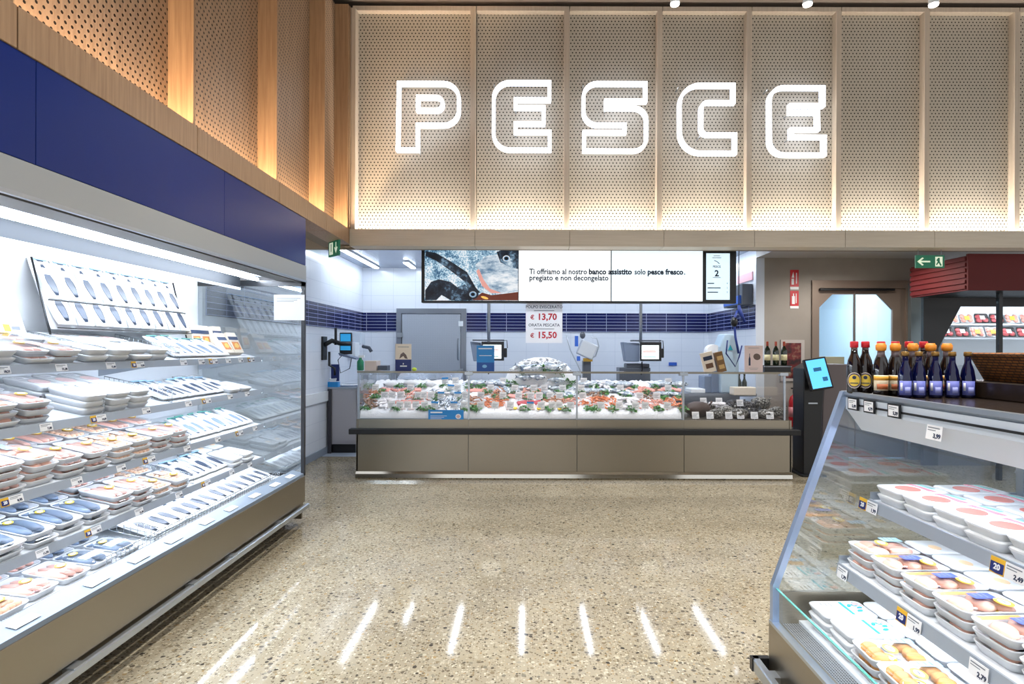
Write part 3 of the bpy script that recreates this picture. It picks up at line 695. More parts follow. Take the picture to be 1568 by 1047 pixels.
# price tickets (protos read from -Y)
def ticket(parent_lab, price, loc, rz, promo=False, w_=.075, h_=.036, cat='price ticket', name='price_ticket', tilt=0, holder=False):
    t = thing(name, parent_lab, cat, loc, rz)
    if tilt: t.rotation_euler = (Matrix.Rotation(rz, 4, 'Z') @ Matrix.Rotation(tilt + R(random.uniform(-1, 2)), 4, 'X')).to_euler()
    part('card', MB().box(-w_/2, w_/2, -.002, 0, 0, h_), PAPER, t)
    if holder: part('holder', MB().box(-w_/2-.006, w_/2+.006, -.0015, .006, -.006, h_+.006), BLACK, t, 'black holder')
    textpart('price', price, h_*.42, INK, t, (w_*.22, -.0025, h_*.28), .002*h_/.036*.2)
    part('print_line', MB().box(-w_*.42, w_*.35, -.0025, -.002, h_*.78, h_*.86), INKG, t)
    part('print_line', MB().box(-w_*.42, w_*.1, -.0025, -.002, h_*.62, h_*.68), INKG, t)
    if promo:
        x0 = -w_/2-.042*h_/.036
        p_ = part('promo_sticker', MB().box(x0, -w_/2-.001, -.003, -.001, -.001, h_+.001).prism([(x0+.002, h_*.72), (x0+.002, h_*.0+.004), ((x0-w_/2)/2, .001), (-w_/2-.003, .004), (-w_/2-.003, h_*.72)], -.0036, -.003, 'y', 1), [YEL, BLUEK], t, 'yellow and navy sticker reading 20')
        textpart('number', '20', h_*.52, PAPER, p_, ((x0-w_/2)/2, -.004, h_*.42), .0008)
    return t
prices = ['18,21', '14,60', '24,50', '13,90', '9,90', '21,30', '16,80', '11,95', '7,49', '19,90', '12,40', '8,95']
tagy = [[2.62, 2.95, 3.3, 3.55, 4.0, 4.22, 4.4, 4.6, 4.8, 5.0], [2.45, 2.85, 3.22, 3.6, 4.05, 4.3, 4.62, 4.9], [2.35, 2.66, 3.02, 3.35, 3.62, 4.0, 4.4, 4.75, 5.0], [2.2, 2.48, 2.8, 3.15, 3.5, 3.9, 4.25, 4.6, 4.9]]
for k, (z, xf, xb) in enumerate(SH):
    for i, y in enumerate(tagy[k]):
        pr_ = (i + k) % 3 == 0
        ticket('white price ticket%s, %s from near end, %s' % (' with yellow 20 sticker' if pr_ else '', ordn(i+1), LSH[k]), prices[(i*5+k*3) % 12], (xf+.011, y, z-.037), RL, pr_, tilt=R(-14))
for i, y in enumerate((1.95, 2.35, 2.75, 3.05, 3.35, 3.7, 4.0, 4.35, 4.7, 5.0)):
    t = thing('price_ticket', 'white ticket lying on the left case front rail, %s from near end' % ordn(i+1), 'price ticket', (-1.985, y, .459))
    t.rotation_euler = (Matrix.Rotation(RL, 4, 'Z') @ Matrix.Rotation(R(-77), 4, 'X')).to_euler()
    part('card', MB().box(-.06, .06, -.002, 0, 0, .045), PAPER, t); part('print_line', MB().box(-.05, .02, -.0025, -.002, .03, .034), INKG, t); part('print_line', MB().box(-.05, .04, -.0025, -.002, .02, .023), INKG, t)
# ================================================================== fish counter
CX0, CX1, CY = -2.03, 3.17, 7.02
W = dict(world=True)
t = thing('fish_counter', 'stainless fish counter with glass front and black bumper under the screens', 'fish counter', ((CX0+CX1)/2, 7.5, 0))
sx = [CX0, px(717.5, CY), px(884, CY), px(1048, CY), CX1]
for i in range(4):
    bevel(part('front_panel', MB().box(sx[i]+.002, sx[i+1]-.002, CY, CY+.02, .085, .535), STEELV, t, 'brushed stainless front panel', **W), .002, 1)
    part('top_fascia', MB().box(sx[i]+.001, sx[i+1]-.001, CY+.01, CY+.03, .60, .705), STEELV, t, 'stainless strip above the bumper', **W)
part('core', MB().box(CX0+.02, CX1-.02, CY+.03, 7.95, .05, .60), STEELD, t, 'counter body', **W)
part('side_panel', MB().box(CX0, CX0+.02, CY, 7.95, .06, .705), STEELV, t, **W)
part('side_panel', MB().box(CX1-.02, CX1, CY, 7.95, .06, .705), STEELV, t, **W)
CHR = mat('polished_steel', 'D6D2C8', .12, 1)
part('kick_plate', MB().prism([(CY-.005, .085), (CY-.03, .06), (CY-.035, .015), (CY-.02, .0), (CY+.03, 0), (CY+.03, .085)], CX0, CX1, 'x'), CHR, t, 'polished kick plate', **W)
bevel(part('bumper', MB().box(CX0-.07, CX1+.08, 6.945, CY+.03, .535, .60), BLACKR, t, 'black rubber bumper', **W), .008, 3)
GY = 7.05; GZ0, GZ1 = .705, 1.265
for i in range(4):
    part('front_glass', MB().box(sx[i]+.01, sx[i+1]-.01, GY, GY+.008, GZ0, GZ1), GLASSF, t, 'clear front glass pane', **W)
    part('top_glass', MB().box(sx[i]+.01, sx[i+1]-.01, GY, GY+.34, GZ1, GZ1+.01), GLASSF, t, 'clear glass shelf', **W)
    part('top_rail', MB().box(sx[i]+.005, sx[i+1]-.005, GY-.012, GY+.012, GZ1-.006, GZ1+.016), mat('bronze_rail', '8E8778', .35, .7), t, 'thin metal rail on the glass top', **W)
part('side_glass', MB().box(CX0+.012, CX0+.02, GY, 7.9, GZ0, GZ1), GLASSF, t, 'clear side glass pane', **W)
part('side_glass', MB().box(CX1-.07, CX1-.062, GY, 7.9, GZ0, GZ1), GLASSF, t, 'clear side glass pane', **W)
for x in (CX0+.015, sx[1], sx[2], sx[3], CX1-.065):
    part('glass_post', MB().box(x-.011, x+.011, GY+.008, GY+.03, .60, GZ1), ALU, t, 'aluminium glass post', **W)
for x in (sx[1], sx[2], sx[3], CX1-.08):
    bevel(part('glass_clamp', MB().box(x-.05, x+.05, GY-.014, GY+.05, GZ1-.03, GZ1+.012), ALU, t, 'aluminium clamp', **W), .004, 1)
part('back_board', MB().box(CX0+.02, sx[3], 7.9, 7.93, .6, 1.05).box(sx[3], CX1-.06, 7.9, 7.93, .6, .83), STEELD, t, **W)
# display bed: stainless slope, ice on three bays
def bedz(y): return .80 + (y-7.12)/.78*.33
SL = math.atan(.33/.78)
part('display_deck', MB().prism([(7.08, .60), (7.08, .71), (7.9, 1.06), (7.9, .6)], CX0+.025, sx[3]-.01, 'x'), ALU, t, 'display deck', **W)
part('shellfish_deck', MB().prism([(7.08, .60), (7.08, .70), (7.9, .80), (7.9, .6)], sx[3]+.0, CX1-.07, 'x'), mat('dark_deck', '6C655C', .5, .3), t, 'flat shellfish deck', **W)
ICE = mat('crushed_ice', 'F4F7FC', .3); nt, N, L, b = nodes(ICE); b.inputs['Subsurface Weight'].default_value = .0
bump(nt, noise(nt, geopos(nt), 70, 4, .7), .9, .012, b)
random.seed(5)
mb = MB(); nx, ny = 150, 14; x0, x1 = CX0+.03, sx[3]-.02
vs = []; fs = []
prof = [(7.075, .712), (7.08, .76), (7.10, .795)] + [(7.12+.78*k/10, bedz(7.12+.78*k/10)) for k in range(11)]
for i in range(nx+1):
    x = x0+(x1-x0)*i/nx
    for j, (y, z) in enumerate(prof):
        vs.append((x, y, z + (random.uniform(-.012, .012) if j > 1 else 0)))
n = len(prof)
for i in range(nx):
    for j in range(n-1): fs.append((i*n+j, (i+1)*n+j, (i+1)*n+j+1, i*n+j+1))
vs += [(x0, 7.075, .705), (x1, 7.075, .705), (x0, 7.9, .705), (x1, 7.9, .705)]
mb.add(vs, fs, 0, True)
ib = single('crushed_ice', mb, ICE, 'bed of white crushed ice along the fish counter', 'ice', kind='stuff')

# -------- things lying on the ice (protos lie flat, length along Y)
FS = mat('fish_silver_skin', 'B4C0CC', .22, .35); nt, N, L, b = nodes(FS); L.new(ramp(nt, noise(nt, texco(nt), 30, 2), [(.35, '7D8C9C'), (.6, 'D4DCE4')]), b.inputs['Base Color'])
FDK = mat('fish_blue_back', '4C5D74', .25, .2); EYEM = mat('fish_eye', '15161A', .15)
PRW = mat('prawn_orange', 'E28A5E', .4); PRP = mat('prawn_pink', 'E9A99A', .4); PRB = mat('prawn_brown', 'B9805E', .4)
SALM = mat('salmon_slice', 'E7A096', .35); TUNA = mat('tuna_red', 'C8505A', .35); WHF = mat('white_fillet', 'EBDDDC', .35); SQD = mat('squid_white', 'F1EEF2', .3)
PARS = mat('parsley_green', '336B2E', .55); PARS2 = mat('parsley_light', '4F8A3E', .55); LEM = mat('lemon_yellow', 'EFD23C', .4); SNAIL = mat('sea_snail', '8D6E5A', .45)
def fish_mesh(ln, wd, ht):
    mb = MB(); prof = [(-.5, .06), (-.46, .35), (-.38, .68), (-.25, .92), (-.1, 1), (.08, .93), (.22, .68), (.34, .36), (.40, .2)]
    loops = [[(wd/2*r*math.cos(2*math.pi*i/12), ln*y, ht/2+ht/2*r*math.sin(2*math.pi*i/12)) for i in range(12)] for y, r in prof]
    mb.loft(loops, 0)
    mb.prism([(-wd*.04, ln*.37), (-wd*.42, ln*.5), (-wd*.1, ln*.455), (wd*.1, ln*.455), (wd*.42, ln*.5), (wd*.04, ln*.37)], ht/2-.002, ht/2+.002, 'z', 1)
    mb.prism([(-wd*.42, -ln*.2), (-wd*.66, -ln*.02), (-wd*.40, ln*.12)], ht/2-.002, ht/2+.002, 'z', 1)
    mb.ell((-wd*.12, -ln*.39, ht*.86), wd*.09, wd*.09, wd*.05, 8, 4, 2)
    return mb
def mk(name, mb, mats, cat, lab='x'): 
    o = single(name, mb, mats, lab, cat, loc=(0, 0, 0)); return Proto(o)
random.seed(2)
pF = mk('whole_fish', fish_mesh(.24, .085, .045), [FS, FDK, EYEM], 'fish')
pFb = mk('whole_fish', fish_mesh(.34, .12, .06), [FS, FDK, EYEM], 'fish')
pSar = mk('sardine', fish_mesh(.12, .028, .02), [FS, FDK, EYEM], 'fish')
def prawn_mesh(L_=.085):
    mb = MB(); pts = []; rs = []
    for k in range(9):
        a = R(-70 + 125*k/8); pts.append((L_*.42*math.cos(a)-L_*.3, L_*.62*math.sin(a), L_*.13)); rs.append(L_*(.14 - .011*k))
    rs[0] = L_*.05; mb.tube(pts, rs, 7)
    mb.tube([pts[0], (pts[0][0]-.2*L_, pts[0][1]-.15*L_, L_*.2)], [L_*.03, .0004], 4)
    p = pts[-1]; mb.prism([(p[0], p[1]-L_*.03), (p[0]-L_*.16, p[1]-L_*.1), (p[0]-L_*.16, p[1]+L_*.1), (p[0], p[1]+L_*.03)], L_*.1, L_*.14, 'z')
    return mb
pP = {k: mk('prawn', prawn_mesh(), m, 'prawn') for k, m in (('orange', PRW), ('pink', PRP), ('brown', PRB))}
def slab(w_, l_, h_):
    return MB().loft([rrect(w_, l_, .012, 0), rrect(w_*1.03, l_*1.02, .014, h_*.5), rrect(w_*.9, l_*.93, .012, h_)], 0)
pSl = {k: mk('fish_fillet', slab(.075, .13, .022), m, 'fish fillet') for k, m in (('salmon', SALM), ('tuna', TUNA), ('white', WHF))}
sq = MB().loft([[(r*math.cos(2*math.pi*i/10), y, .018+.8*r*math.sin(2*math.pi*i/10)) for i in range(10)] for y, r in ((-.06, .006), (-.05, .016), (-.02, .022), (.02, .019), (.05, .008), (.06, .001))], 0)
for k in range(5): sq.tube([(0, -.058, .012), (-.012+.006*k, -.075, .01), (-.02+.01*k, -.095, .006)], [.004, .003, .001], 5)
pSq = mk('squid', sq, SQD, 'squid')
def snail_m():
    return MB().ell((0, 0, .012), .016, .02, .012, 8, 6, 0, None, .1).ell((.004, .016, .01), .008, .01, .008, 6, 4)
pSn = mk('sea_snail', snail_m(), SNAIL, 'sea snail')
def sprig(n=34, sp=.062):
    mb = MB()
    for k in range(n):
        a = random.uniform(0, 6.28); r = sp*math.sqrt(random.random()); c = Vector((r*math.cos(a), r*math.sin(a), random.uniform(.004, .04)))
        M = Matrix.Translation(c) @ Euler((random.uniform(-.8, .8), random.uniform(-.8, .8), a)).to_matrix().to_4x4(); s_ = random.uniform(.015, .025)
        mb.add([(-s_, 0, 0), (-s_*.4, s_*.5, .002), (0, s_*1.1, 0), (s_*.4, s_*.5, .002), (s_, 0, 0), (s_*.3, -s_*.4, .001), (-s_*.3, -s_*.4, .001)], [(0, 6, 5, 4, 3, 2, 1)], k % 2, False, M)
    for k in range(4): mb.tube([(0, -sp*.8, .004), (random.uniform(-sp, sp)*.5, sp*.5, .02)], .0015, 4, 0)
    return mb
pPa = mk('parsley_sprig', sprig(), [PARS, PARS2], 'parsley')
pLe = mk('lemon_half', MB().lathe([(.001, 0), (.014, .004), (.024, .015), (.026, .026), (.022, .028), (.002, .027)], 12), LEM, 'lemon')
def bed_rot(rz, extra=0): return (Matrix.Rotation(SL+extra, 4, 'X') @ Matrix.Rotation(rz, 4, 'Z')).to_euler()
def heap(proto, name, n, pxa, pxb, y0, y1, lift, label, group, rzr=(0, 6.28)):
    for k in range(n):
        y = random.uniform(y0, y1); x = random.uniform(px(pxa, y), px(pxb, y))
        u = abs((x-px((pxa+pxb)/2, y))/(px(pxb, y)-px(pxa, y))*2); v = abs((y-(y0+y1)/2)/(y1-y0)*2)
        z = bedz(y) - .004 + lift*(1-max(u, v)**2)*random.uniform(.3, 1)
        proto.place((x, y, z), rot=(bed_rot(random.uniform(*rzr)).to_matrix() @ Euler((random.uniform(-.3, .3), random.uniform(-.3, .3), 0)).to_matrix()).to_euler() if lift else bed_rot(random.uniform(*rzr)), label=label, group=group)
def rowput(proto, pxs, y, rz, desc, row, jit=.15, dz=0):
    for i, p in enumerate(pxs):
        proto.place((px(p, y), y+random.uniform(-.015, .015), bedz(y)+dz-.002), rot=bed_rot(rz+random.uniform(-jit, jit)*(3 if 'slice' in desc or 'fillet' in desc else 1)), label='%s, %s from left, %s row on the ice' % (desc, ordn(i+1), row))
G = lambda s: s
heap(pP['orange'], 'prawn', 46, 888, 948, 7.17, 7.42, .05, 'orange prawn in the large heap just right of the middle glass post', 'orange prawns right of the middle post')
heap(pP['orange'], 'prawn', 26, 1018, 1046, 7.17, 7.44, .045, 'orange prawn in the heap at the right end of the ice', 'orange prawns at the right end')
heap(pP['orange'], 'prawn', 30, 738, 778, 7.2, 7.42, .04, 'orange prawn in the heap right of the left glass post', 'orange prawns right of the left post')
heap(pP['brown'], 'prawn', 18, 719, 737, 7.18, 7.46, .04, 'brown prawn in the heap against the left glass post', 'brown prawns by the left post')
heap(pP['pink'], 'prawn', 30, 974, 1014, 7.18, 7.38, .03, 'small pink prawn in the heap between squid and orange prawns', 'pink prawns right of the squid')
heap(pP['pink'], 'prawn', 16, 866, 884, 7.2, 7.42, .03, 'pink prawn in the heap left of the middle glass post', 'pink prawns left of the middle post')
heap(pP['pink'], 'prawn', 22, 960, 1000, 7.48, 7.7, .03, 'pink prawn in the rear heap behind the white squid', 'pink prawns behind the squid')
heap(pSar, 'sardine', 44, 664, 712, 7.16, 7.42, .035, 'small silver sardine in the heap above the blue counter sign', 'sardines above the blue sign', (-.6, .6))
heap(pSn, 'sea_snail', 34, 553, 580, 7.16, 7.36, .03, 'brown sea snail in the heap at the left end', 'sea snails at the left end')
heap(pSq, 'squid', 14, 583, 602, 7.16, 7.36, .03, 'white squid in the pile right of the sea snails', 'squid by the sea snails')
heap(pSq, 'squid', 24, 948, 976, 7.17, 7.40, .05, 'white squid in the pile between two prawn heaps', 'squid between prawn heaps')
rowput(pSl['salmon'], [609, 620, 631, 642], 7.30, 1.57, 'pink salmon slice', 'front')
rowput(pSl['white'], [606, 618, 631, 645, 656], 7.19, 0.2, 'white fish fillet', 'front')
rowput(pSl['tuna'], [800, 811, 822], 7.30, 1.5, 'red tuna slice', 'front')
rowput(pSl['salmon'], [786, 795, 808, 818], 7.46, 1.4, 'pink salmon slice', 'middle')
rowput(pSl['white'], [834, 845, 856], 7.28, .3, 'pale fish fillet', 'front')
rowput(pSl['white'], [779, 789, 801, 815, 828, 845, 858], 7.20, .2, 'pale fillet by the price cards', 'foremost')
rowput(pSl['salmon'], [722, 732, 744, 754], 7.60, 1.3, 'pink salmon slice', 'rear')
rowput(pSl['white'], [584, 600, 616, 632, 650, 664], 7.50, .4, 'pale fillet', 'middle')
rowput(pSl['salmon'], [590, 606, 622, 638], 7.62, 1.4, 'pink fillet', 'rear left')
rowput(pF, [840, 858, 872], 7.5, .9, 'silver whole fish', 'middle')
rowput(pF, [800, 818, 836, 855], 7.68, -1.2, 'silver whole fish', 'centre rear')
rowput(pF, [762, 776, 790], 7.62, .5, 'silver whole fish', 'left rear')
rowput(pF, [892, 908, 924, 940], 7.60, 1.2, 'silver whole fish', 'right rear')
rowput(pFb, [900, 925, 952, 1012, 1034], 7.76, 1.5, 'large silver fish', 'rearmost')
rowput(pF, [958, 1010, 1028], 7.52, 1.3, 'silver fish right part', 'middle')
rowput(pSl['salmon'], [985, 996, 1008, 1020, 1035], 7.64, 1.1, 'pink fillet right part', 'rear')
rowput(pF, [672, 690, 706], 7.55, 1.0, 'silver whole fish left part', 'middle')
rowput(pFb, [728, 745, 765], 7.78, 1.4, 'large silver fish left of the mound', 'rearmost')
rowput(pPa, [560, 607, 646, 658, 712, 724, 730, 803, 840, 866, 902, 912, 939, 967, 1008, 1046], 7.15, 0, 'green parsley sprig', 'front', 3)
rowput(pPa, [575, 640, 668, 705, 760, 772, 808, 835, 872, 962, 1016, 1040], 7.42, 0, 'green parsley sprig', 'middle', 3)
rowput(pPa, [565, 612, 646, 680, 718, 736, 792, 806, 838, 868, 910, 934, 970, 1003, 1034], 7.70, 0, 'green parsley sprig', 'rear', 3)
rowput(pLe, [789, 825, 857], 7.15, 0, 'cut yellow lemon', 'front', .3)
heap(pP['brown'], 'prawn', 22, 556, 590, 7.4, 7.6, .03, 'brownish prawn in the rear heap at the left end', 'brown prawns at the left rear')
heap(pSq, 'squid', 12, 664, 690, 7.44, 7.62, .04, 'white squid in the rear pile near the blue-headed cards', 'squid near the blue-headed cards')
heap(pP['brown'], 'prawn', 26, 835, 866, 7.3, 7.5, .03, 'brown prawn in the heap left of the middle post', 'brown prawns left of the middle post')
heap(pSn, 'sea_snail', 30, 985, 1012, 7.4, 7.6, .03, 'brown sea snail in the heap behind the small pink prawns', 'sea snails behind the pink prawns')
heap(pSq, 'squid', 16, 905, 935, 7.66, 7.82, .05, 'white squid in the rear pile right of the middle post', 'squid right of the middle post')
heap(pP['pink'], 'prawn', 26, 612, 655, 7.40, 7.56, .03, 'small pink prawn in the middle heap of the left bay', 'pink prawns in the left bay')
heap(pP['brown'], 'prawn', 26, 742, 778, 7.44, 7.66, .035, 'brown prawn in the rear heap right of the left post', 'brown prawns at the rear of the second bay')
heap(pP['pink'], 'prawn', 26, 788, 830, 7.52, 7.68, .03, 'pink prawn in the heap in front of the tall ice mound', 'pink prawns before the tall mound')
heap(pSn, 'sea_snail', 26, 900, 940, 7.44, 7.58, .02, 'brown sea snail in the heap behind the large orange prawn heap', 'sea snails behind the orange prawns')
heap(pSar, 'sardine', 30, 592, 640, 7.62, 7.76, .02, 'small silver sardine in the rear of the left bay', 'sardines at the rear of the left bay')
heap(pSar, 'sardine', 24, 842, 876, 7.62, 7.78, .02, 'small silver sardine behind the prawns left of the middle post', 'sardines left of the middle post')
rowput(pPa, [583, 627, 684, 746, 782, 820, 856, 888, 926, 950, 990, 1026], 7.56, 0, 'green parsley sprig', 'third', 3)
# loose lumps of ice at the rear left
for i, (a, b_, y) in enumerate(((590, 612, 7.74), (618, 640, 7.78), (650, 668, 7.76))):
    mb = MB(); random.seed(i+40); mb.ell((px((a+b_)/2, y), y, bedz(y)+.01), (px(b_, y)-px(a, y))/2, .07, .05, 16, 8, 0, None, .08)
    single('ice_mound', mb, ICE, 'small mound of crushed ice, %s from the left at the rear' % ordn(i+1), 'ice')
# central mound with fish
mx = px(828, 7.85); mb = MB(); random.seed(9)
vs = []
for k in range(9):
    rr = math.cos(k/8*math.pi/2); zz = 1.0+.43*math.sin(k/8*math.pi/2)
    vs.append([(mx+.50*max(rr, .1)**.8*math.cos(2*math.pi*i/40)*random.uniform(.96, 1.03), 7.86+.2*max(rr, .1)*math.sin(2*math.pi*i/40)*random.uniform(.95, 1.05), zz+random.uniform(-.012, .012)) for i in range(40)])
mb.loft(vs, 0)
single('ice_mound', mb, ICE, 'tall mound of crushed ice rising behind the middle of the counter', 'ice')
def mz(x, y):
    u = min(1, ((x-mx)/.50)**2 + ((y-7.86)/.2)**2); return 1.0+.43*math.sqrt(1-u)
for i, (dx, y, rz, sc_) in enumerate(((-.24, 7.76, 1.2, 's'), (-.1, 7.72, 1.7, 'b'), (.1, 7.73, 1.4, 'b'), (.24, 7.76, 2.0, 's'), (-.05, 7.68, 1.5, 's'), (.2, 7.69, 1.5, 's'), (-.22, 7.70, 1.5, 's'))):
    (pFb if sc_ == 'b' else pF).place((mx+dx, y, mz(mx+dx, y)-.01), rot=(Matrix.Rotation(.9, 4, 'X') @ Matrix.Rotation(rz, 4, 'Z')).to_euler(), label='silver fish on the tall ice mound, %s laid from the left' % ordn(i+1))
for i, dx in enumerate((-.42, -.34, -.26, -.16, -.08, .0, .07, .15, .24, .33, .42)):
    y = 7.72 if abs(dx) < .4 else 7.76
    pPa.place((mx+dx, y, mz(mx+dx, y)-.01), rot=(.8, 0, i), label='parsley sprig on the tall ice mound, %s from the left' % ordn(i+1))
SHW = mat('oyster_shell', 'E6E8EC', .4)
osh = mk('oyster_shell', MB().ell((0, 0, .01), .035, .028, .012, 9, 5, 0, None, .15).ell((.004, 0, .018), .026, .02, .004, 8, 4, 1), [SHW, mat('oyster_dark', '5A5C66', .4)], 'oyster')
for i in range(46):
    a = random.uniform(-math.pi, math.pi); dx = .46*math.cos(a)*random.random()**.5; y = 7.86-.14*abs(math.sin(a))*random.random()**.3
    osh.place((mx+dx, y, mz(mx+dx, y)-.004), rot=(random.uniform(.2, .9), random.uniform(-.4, .4), a), label='pale oyster scattered over the tall ice mound', group='oysters on the tall mound')
# price cards on the ice
def card_proto(blue):
    t = thing('price_card', 'x', 'price card')
    part('card', MB().box(-.043, .043, -.001, .001, .01, .095), PAPER, t)
    mb = MB()
    for k in range(4): mb.box(-.034, .034-.012*(k % 3), -.002, -.001, .066-.013*k, .070-.013*k)
    part('print_line', mb, INKG, t)
    if blue: part('header', MB().box(-.043, .043, -.0022, -.001, .072, .095), BLUE, t, 'blue header')
    part('stake', MB().box(-.002, .002, 0, .002, -.03, .012), ALU, t)
    return t
cW, cB = Proto(card_proto(False)), Proto(card_proto(True))
rows = [(7.125, [600, 612, 624, 637, 651, (665, 1), (695, 1), 711, 736, 758, 781, (812, 2), 829, 846, 856, 874, 921, 948, 973, 988, 1022], 'front'),
        (7.36, [589, 600, 614, 640, 649, 660, (675, 1), (701, 1), 712, 736, 770, 794, 813, 826, 843, 857, 893, 980, 1006], 'second'),
        (7.55, [575, 628, (690, 1), 700, 752, 788, 818, 834, 862, 890, 950, 1024], 'third'),
        (7.74, [(682, 1), 698, 770, 814, 860, 894, 1024], 'rear')]
for y, ps, nm in rows:
    for i, p in enumerate(ps):
        bl = isinstance(p, tuple); p = p[0] if bl else p
        (cB if bl else cW).place((px(p, y), y, bedz(y)+.015), rot=(R(-8), random.uniform(-.1, .1), random.uniform(-.12, .12)), label='%s price card, %s from the left in the %s row on the ice' % ('blue-headed' if bl else 'white', ordn(i+1), nm))
# shellfish bay: net bags and cards
NET = mat('mussel_net', '3A3536', .45); nt, N, L, b = nodes(NET)
v = N.new('ShaderNodeTexVoronoi'); v.inputs['Scale'].default_value = 34; L.new(geopos(nt), v.inputs['Vector'])
L.new(ramp(nt, v.outputs['Distance'], [(.1, '6F7078'), (.45, '2A2729'), (.8, '121113')]), b.inputs['Base Color']); bump(nt, v.outputs['Distance'], 1, .02, b)
NETG = mat('clam_net', '7C7A74', .45); nt, N, L, b = nodes(NETG)
v = N.new('ShaderNodeTexVoronoi'); v.inputs['Scale'].default_value = 40; L.new(geopos(nt), v.inputs['Vector'])
L.new(ramp(nt, v.outputs['Distance'], [(.1, 'C9C8C4'), (.45, '77746C'), (.8, '34322E')]), b.inputs['Base Color']); bump(nt, v.outputs['Distance'], 1, .02, b)
NETB = mat('brown_net', '4A3832', .5)
def sz(y): return .70+(y-7.08)/.82*.1
bags = [(1069, 7.28, .16, .12, .16, NETB, 'dark brown'), (1096, 7.2, .1, .09, .09, NETG, 'grey'), (1112, 7.34, .11, .1, .1, NETG, 'grey'), (1132, 7.2, .12, .1, .1, NETG, 'pale grey'),
        (1150, 7.24, .11, .1, .1, NET, 'dark'), (1172, 7.2, .12, .1, .09, NETG, 'grey'), (1190, 7.3, .11, .1, .1, NETG, 'grey'), (1124, 7.6, .13, .1, .12, NET, 'black'), (1142, 7.52, .13, .1, .12, NET, 'dark'), (1164, 7.66, .13, .1, .14, NETG, 'pale grey'), (1082, 7.64, .12, .1, .08, NETG, 'grey')]
for i, (p, y, rx, ry, rz_, m_, c_) in enumerate(bags):
    random.seed(60+i); mb = MB(); mb.ell((0, 0, rz_*.5), rx, ry, rz_*.62, 18, 10, 0, None, .1); mb.tube([(rx*.7, 0, rz_*.7), (rx*.95, -.02, rz_*.95), (rx*1.05, 0, rz_*1.1)], [.02, .01, .016], 8)
    single('shellfish_bag', mb, m_, '%s net bag of shellfish, %s of the bags counted from the left' % (c_, ordn(i+1)), 'shellfish bag', loc=(px(p, y), y, sz(y)+.006))
for i, p in enumerate((1066, 1088, 1117, 1135, 1156, 1180)):
    cW.place((px(p, 7.09), 7.092, sz(7.09)+.005), rot=(R(-14), 0, random.uniform(-.1, .1)), label='white price card in front of the shellfish bags, %s from the left' % ordn(i+1))
for i, (p, y) in enumerate(((1078, 7.5), (1102, 7.5), (1134, 7.4))):
    cW.place((px(p, y), y, sz(y)+.09), rot=(R(-14), 0, .1), label='white price card among the rear shellfish bags, %s from the left' % ordn(i+1))
random.seed(21)
for i in range(12):
    pSq.place((px(random.uniform(1085, 1112), 7.5), random.uniform(7.42, 7.6), sz(7.5)+random.uniform(.05, .1)), rot=(0, 0, random.uniform(0, 6)), label='white squid piled behind the grey shellfish bags', group='squid behind the shellfish bags')
# blue sign on the front glass
def plaque(name, lab, cat, x0, x1, z0, z1, y, m, th=.006):
    t = thing(name, lab, cat, ((x0+x1)/2, y, z0)); w2 = (x1-x0)/2
    part('board', MB().box(-w2, w2, -th/2, th/2, 0, z1-z0), m, t); return t, w2, z1-z0
BLUEG = mat('sign_blue', '1C84CC', .35)
t, w2, h = plaque('counter_sign', 'bright blue sign stuck low on the left front glass', 'sign', px(656, 7.03), px(710, 7.03), pz(645, 7.03), pz(628, 7.03), 7.04, BLUEG)
part('heading', MB().box(-w2*.88, -w2*.2, -.005, -.003, h*.72, h*.84), PAPER, t)
for k in range(3): part('print_line', MB().box(-w2*.88, w2*(.05-.15*k), -.005, -.003, h*(.45-.13*k), h*(.48-.13*k)), PAPER, t)
part('oval_badge', MB().prism(ellp(w2*.7, h*.42, .033, .03, 0, 0), -.005, -.003, 'y').prism(ellp(w2*.7, h*.42, .022, .018, 0, 0), -.006, -.005, 'y', 1), [PAPER, mat('badge_rose', 'D9B3B0', .5)], t, 'white oval badge')
t, w2, h = plaque('display_card', 'tall blue card standing on the glass shelf before a scale', 'sign', px(730, 7.1), px(757, 7.1), GZ1+.012, pz(529, 7.1), 7.1, BLUEG)
part('heading', MB().box(-w2*.8, w2*.75, -.005, -.003, h*.86, h*.90), PAPER, t); part('print_line', MB().box(-w2*.7, w2*.7, -.005, -.003, h*.60, h*.62), PAPER, t)
part('lower_field', MB().box(-w2, w2, -.004, -.003, 0, h*.35), mat('deep_blue', '0E4F9E', .35), t, 'darker blue lower field')
part('badge', MB().prism(ellp(-w2*.1, h*.2, .028, .02, 0, 0), -.006, -.004, 'y'), mat('pale_ring', '7CB8E0', .5), t)
t, w2, h = plaque('display_card', 'cream and navy fish card standing at the left of the glass shelf', 'sign', px(605.5, 7.1), px(630, 7.1), GZ1+.012, pz(527, 7.1), 7.1, CREAM)
part('lower_field', MB().box(-w2, w2, -.004, -.003, 0, h*.43), BLUEK, t, 'navy lower field')
part('wordmark', MB().box(-w2*.4, w2*.45, -.005, -.004, h*.17, h*.21).prism([(-.008, h*.27), (0, h*.24), (.008, h*.27), (0, h*.31)], -.005, -.004, 'y'), PAPER, t)
part('fish_picture', MB().prism([(-w2*.5, h*.45), (-w2*.35, h*.62), (0, h*.7), (w2*.35, h*.6), (w2*.55, h*.45), (w2*.2, h*.47), (0, h*.56), (-w2*.3, h*.5)], -.005, -.004, 'y'), mat('fish_print', '6A5850', .5), t, 'curved fish picture')
part('heading', MB().box(-w2*.7, w2*.7, -.005, -.004, h*.88, h*.9), INKG, t)
t, w2, h = plaque('display_card', 'pale pink wine and fish card beside the three wine bottles', 'sign', px(1140, 7.12), px(1168, 7.12), GZ1+.012, pz(528, 7.12), 7.12, mat('pink_card', 'E4CFCB', .5))
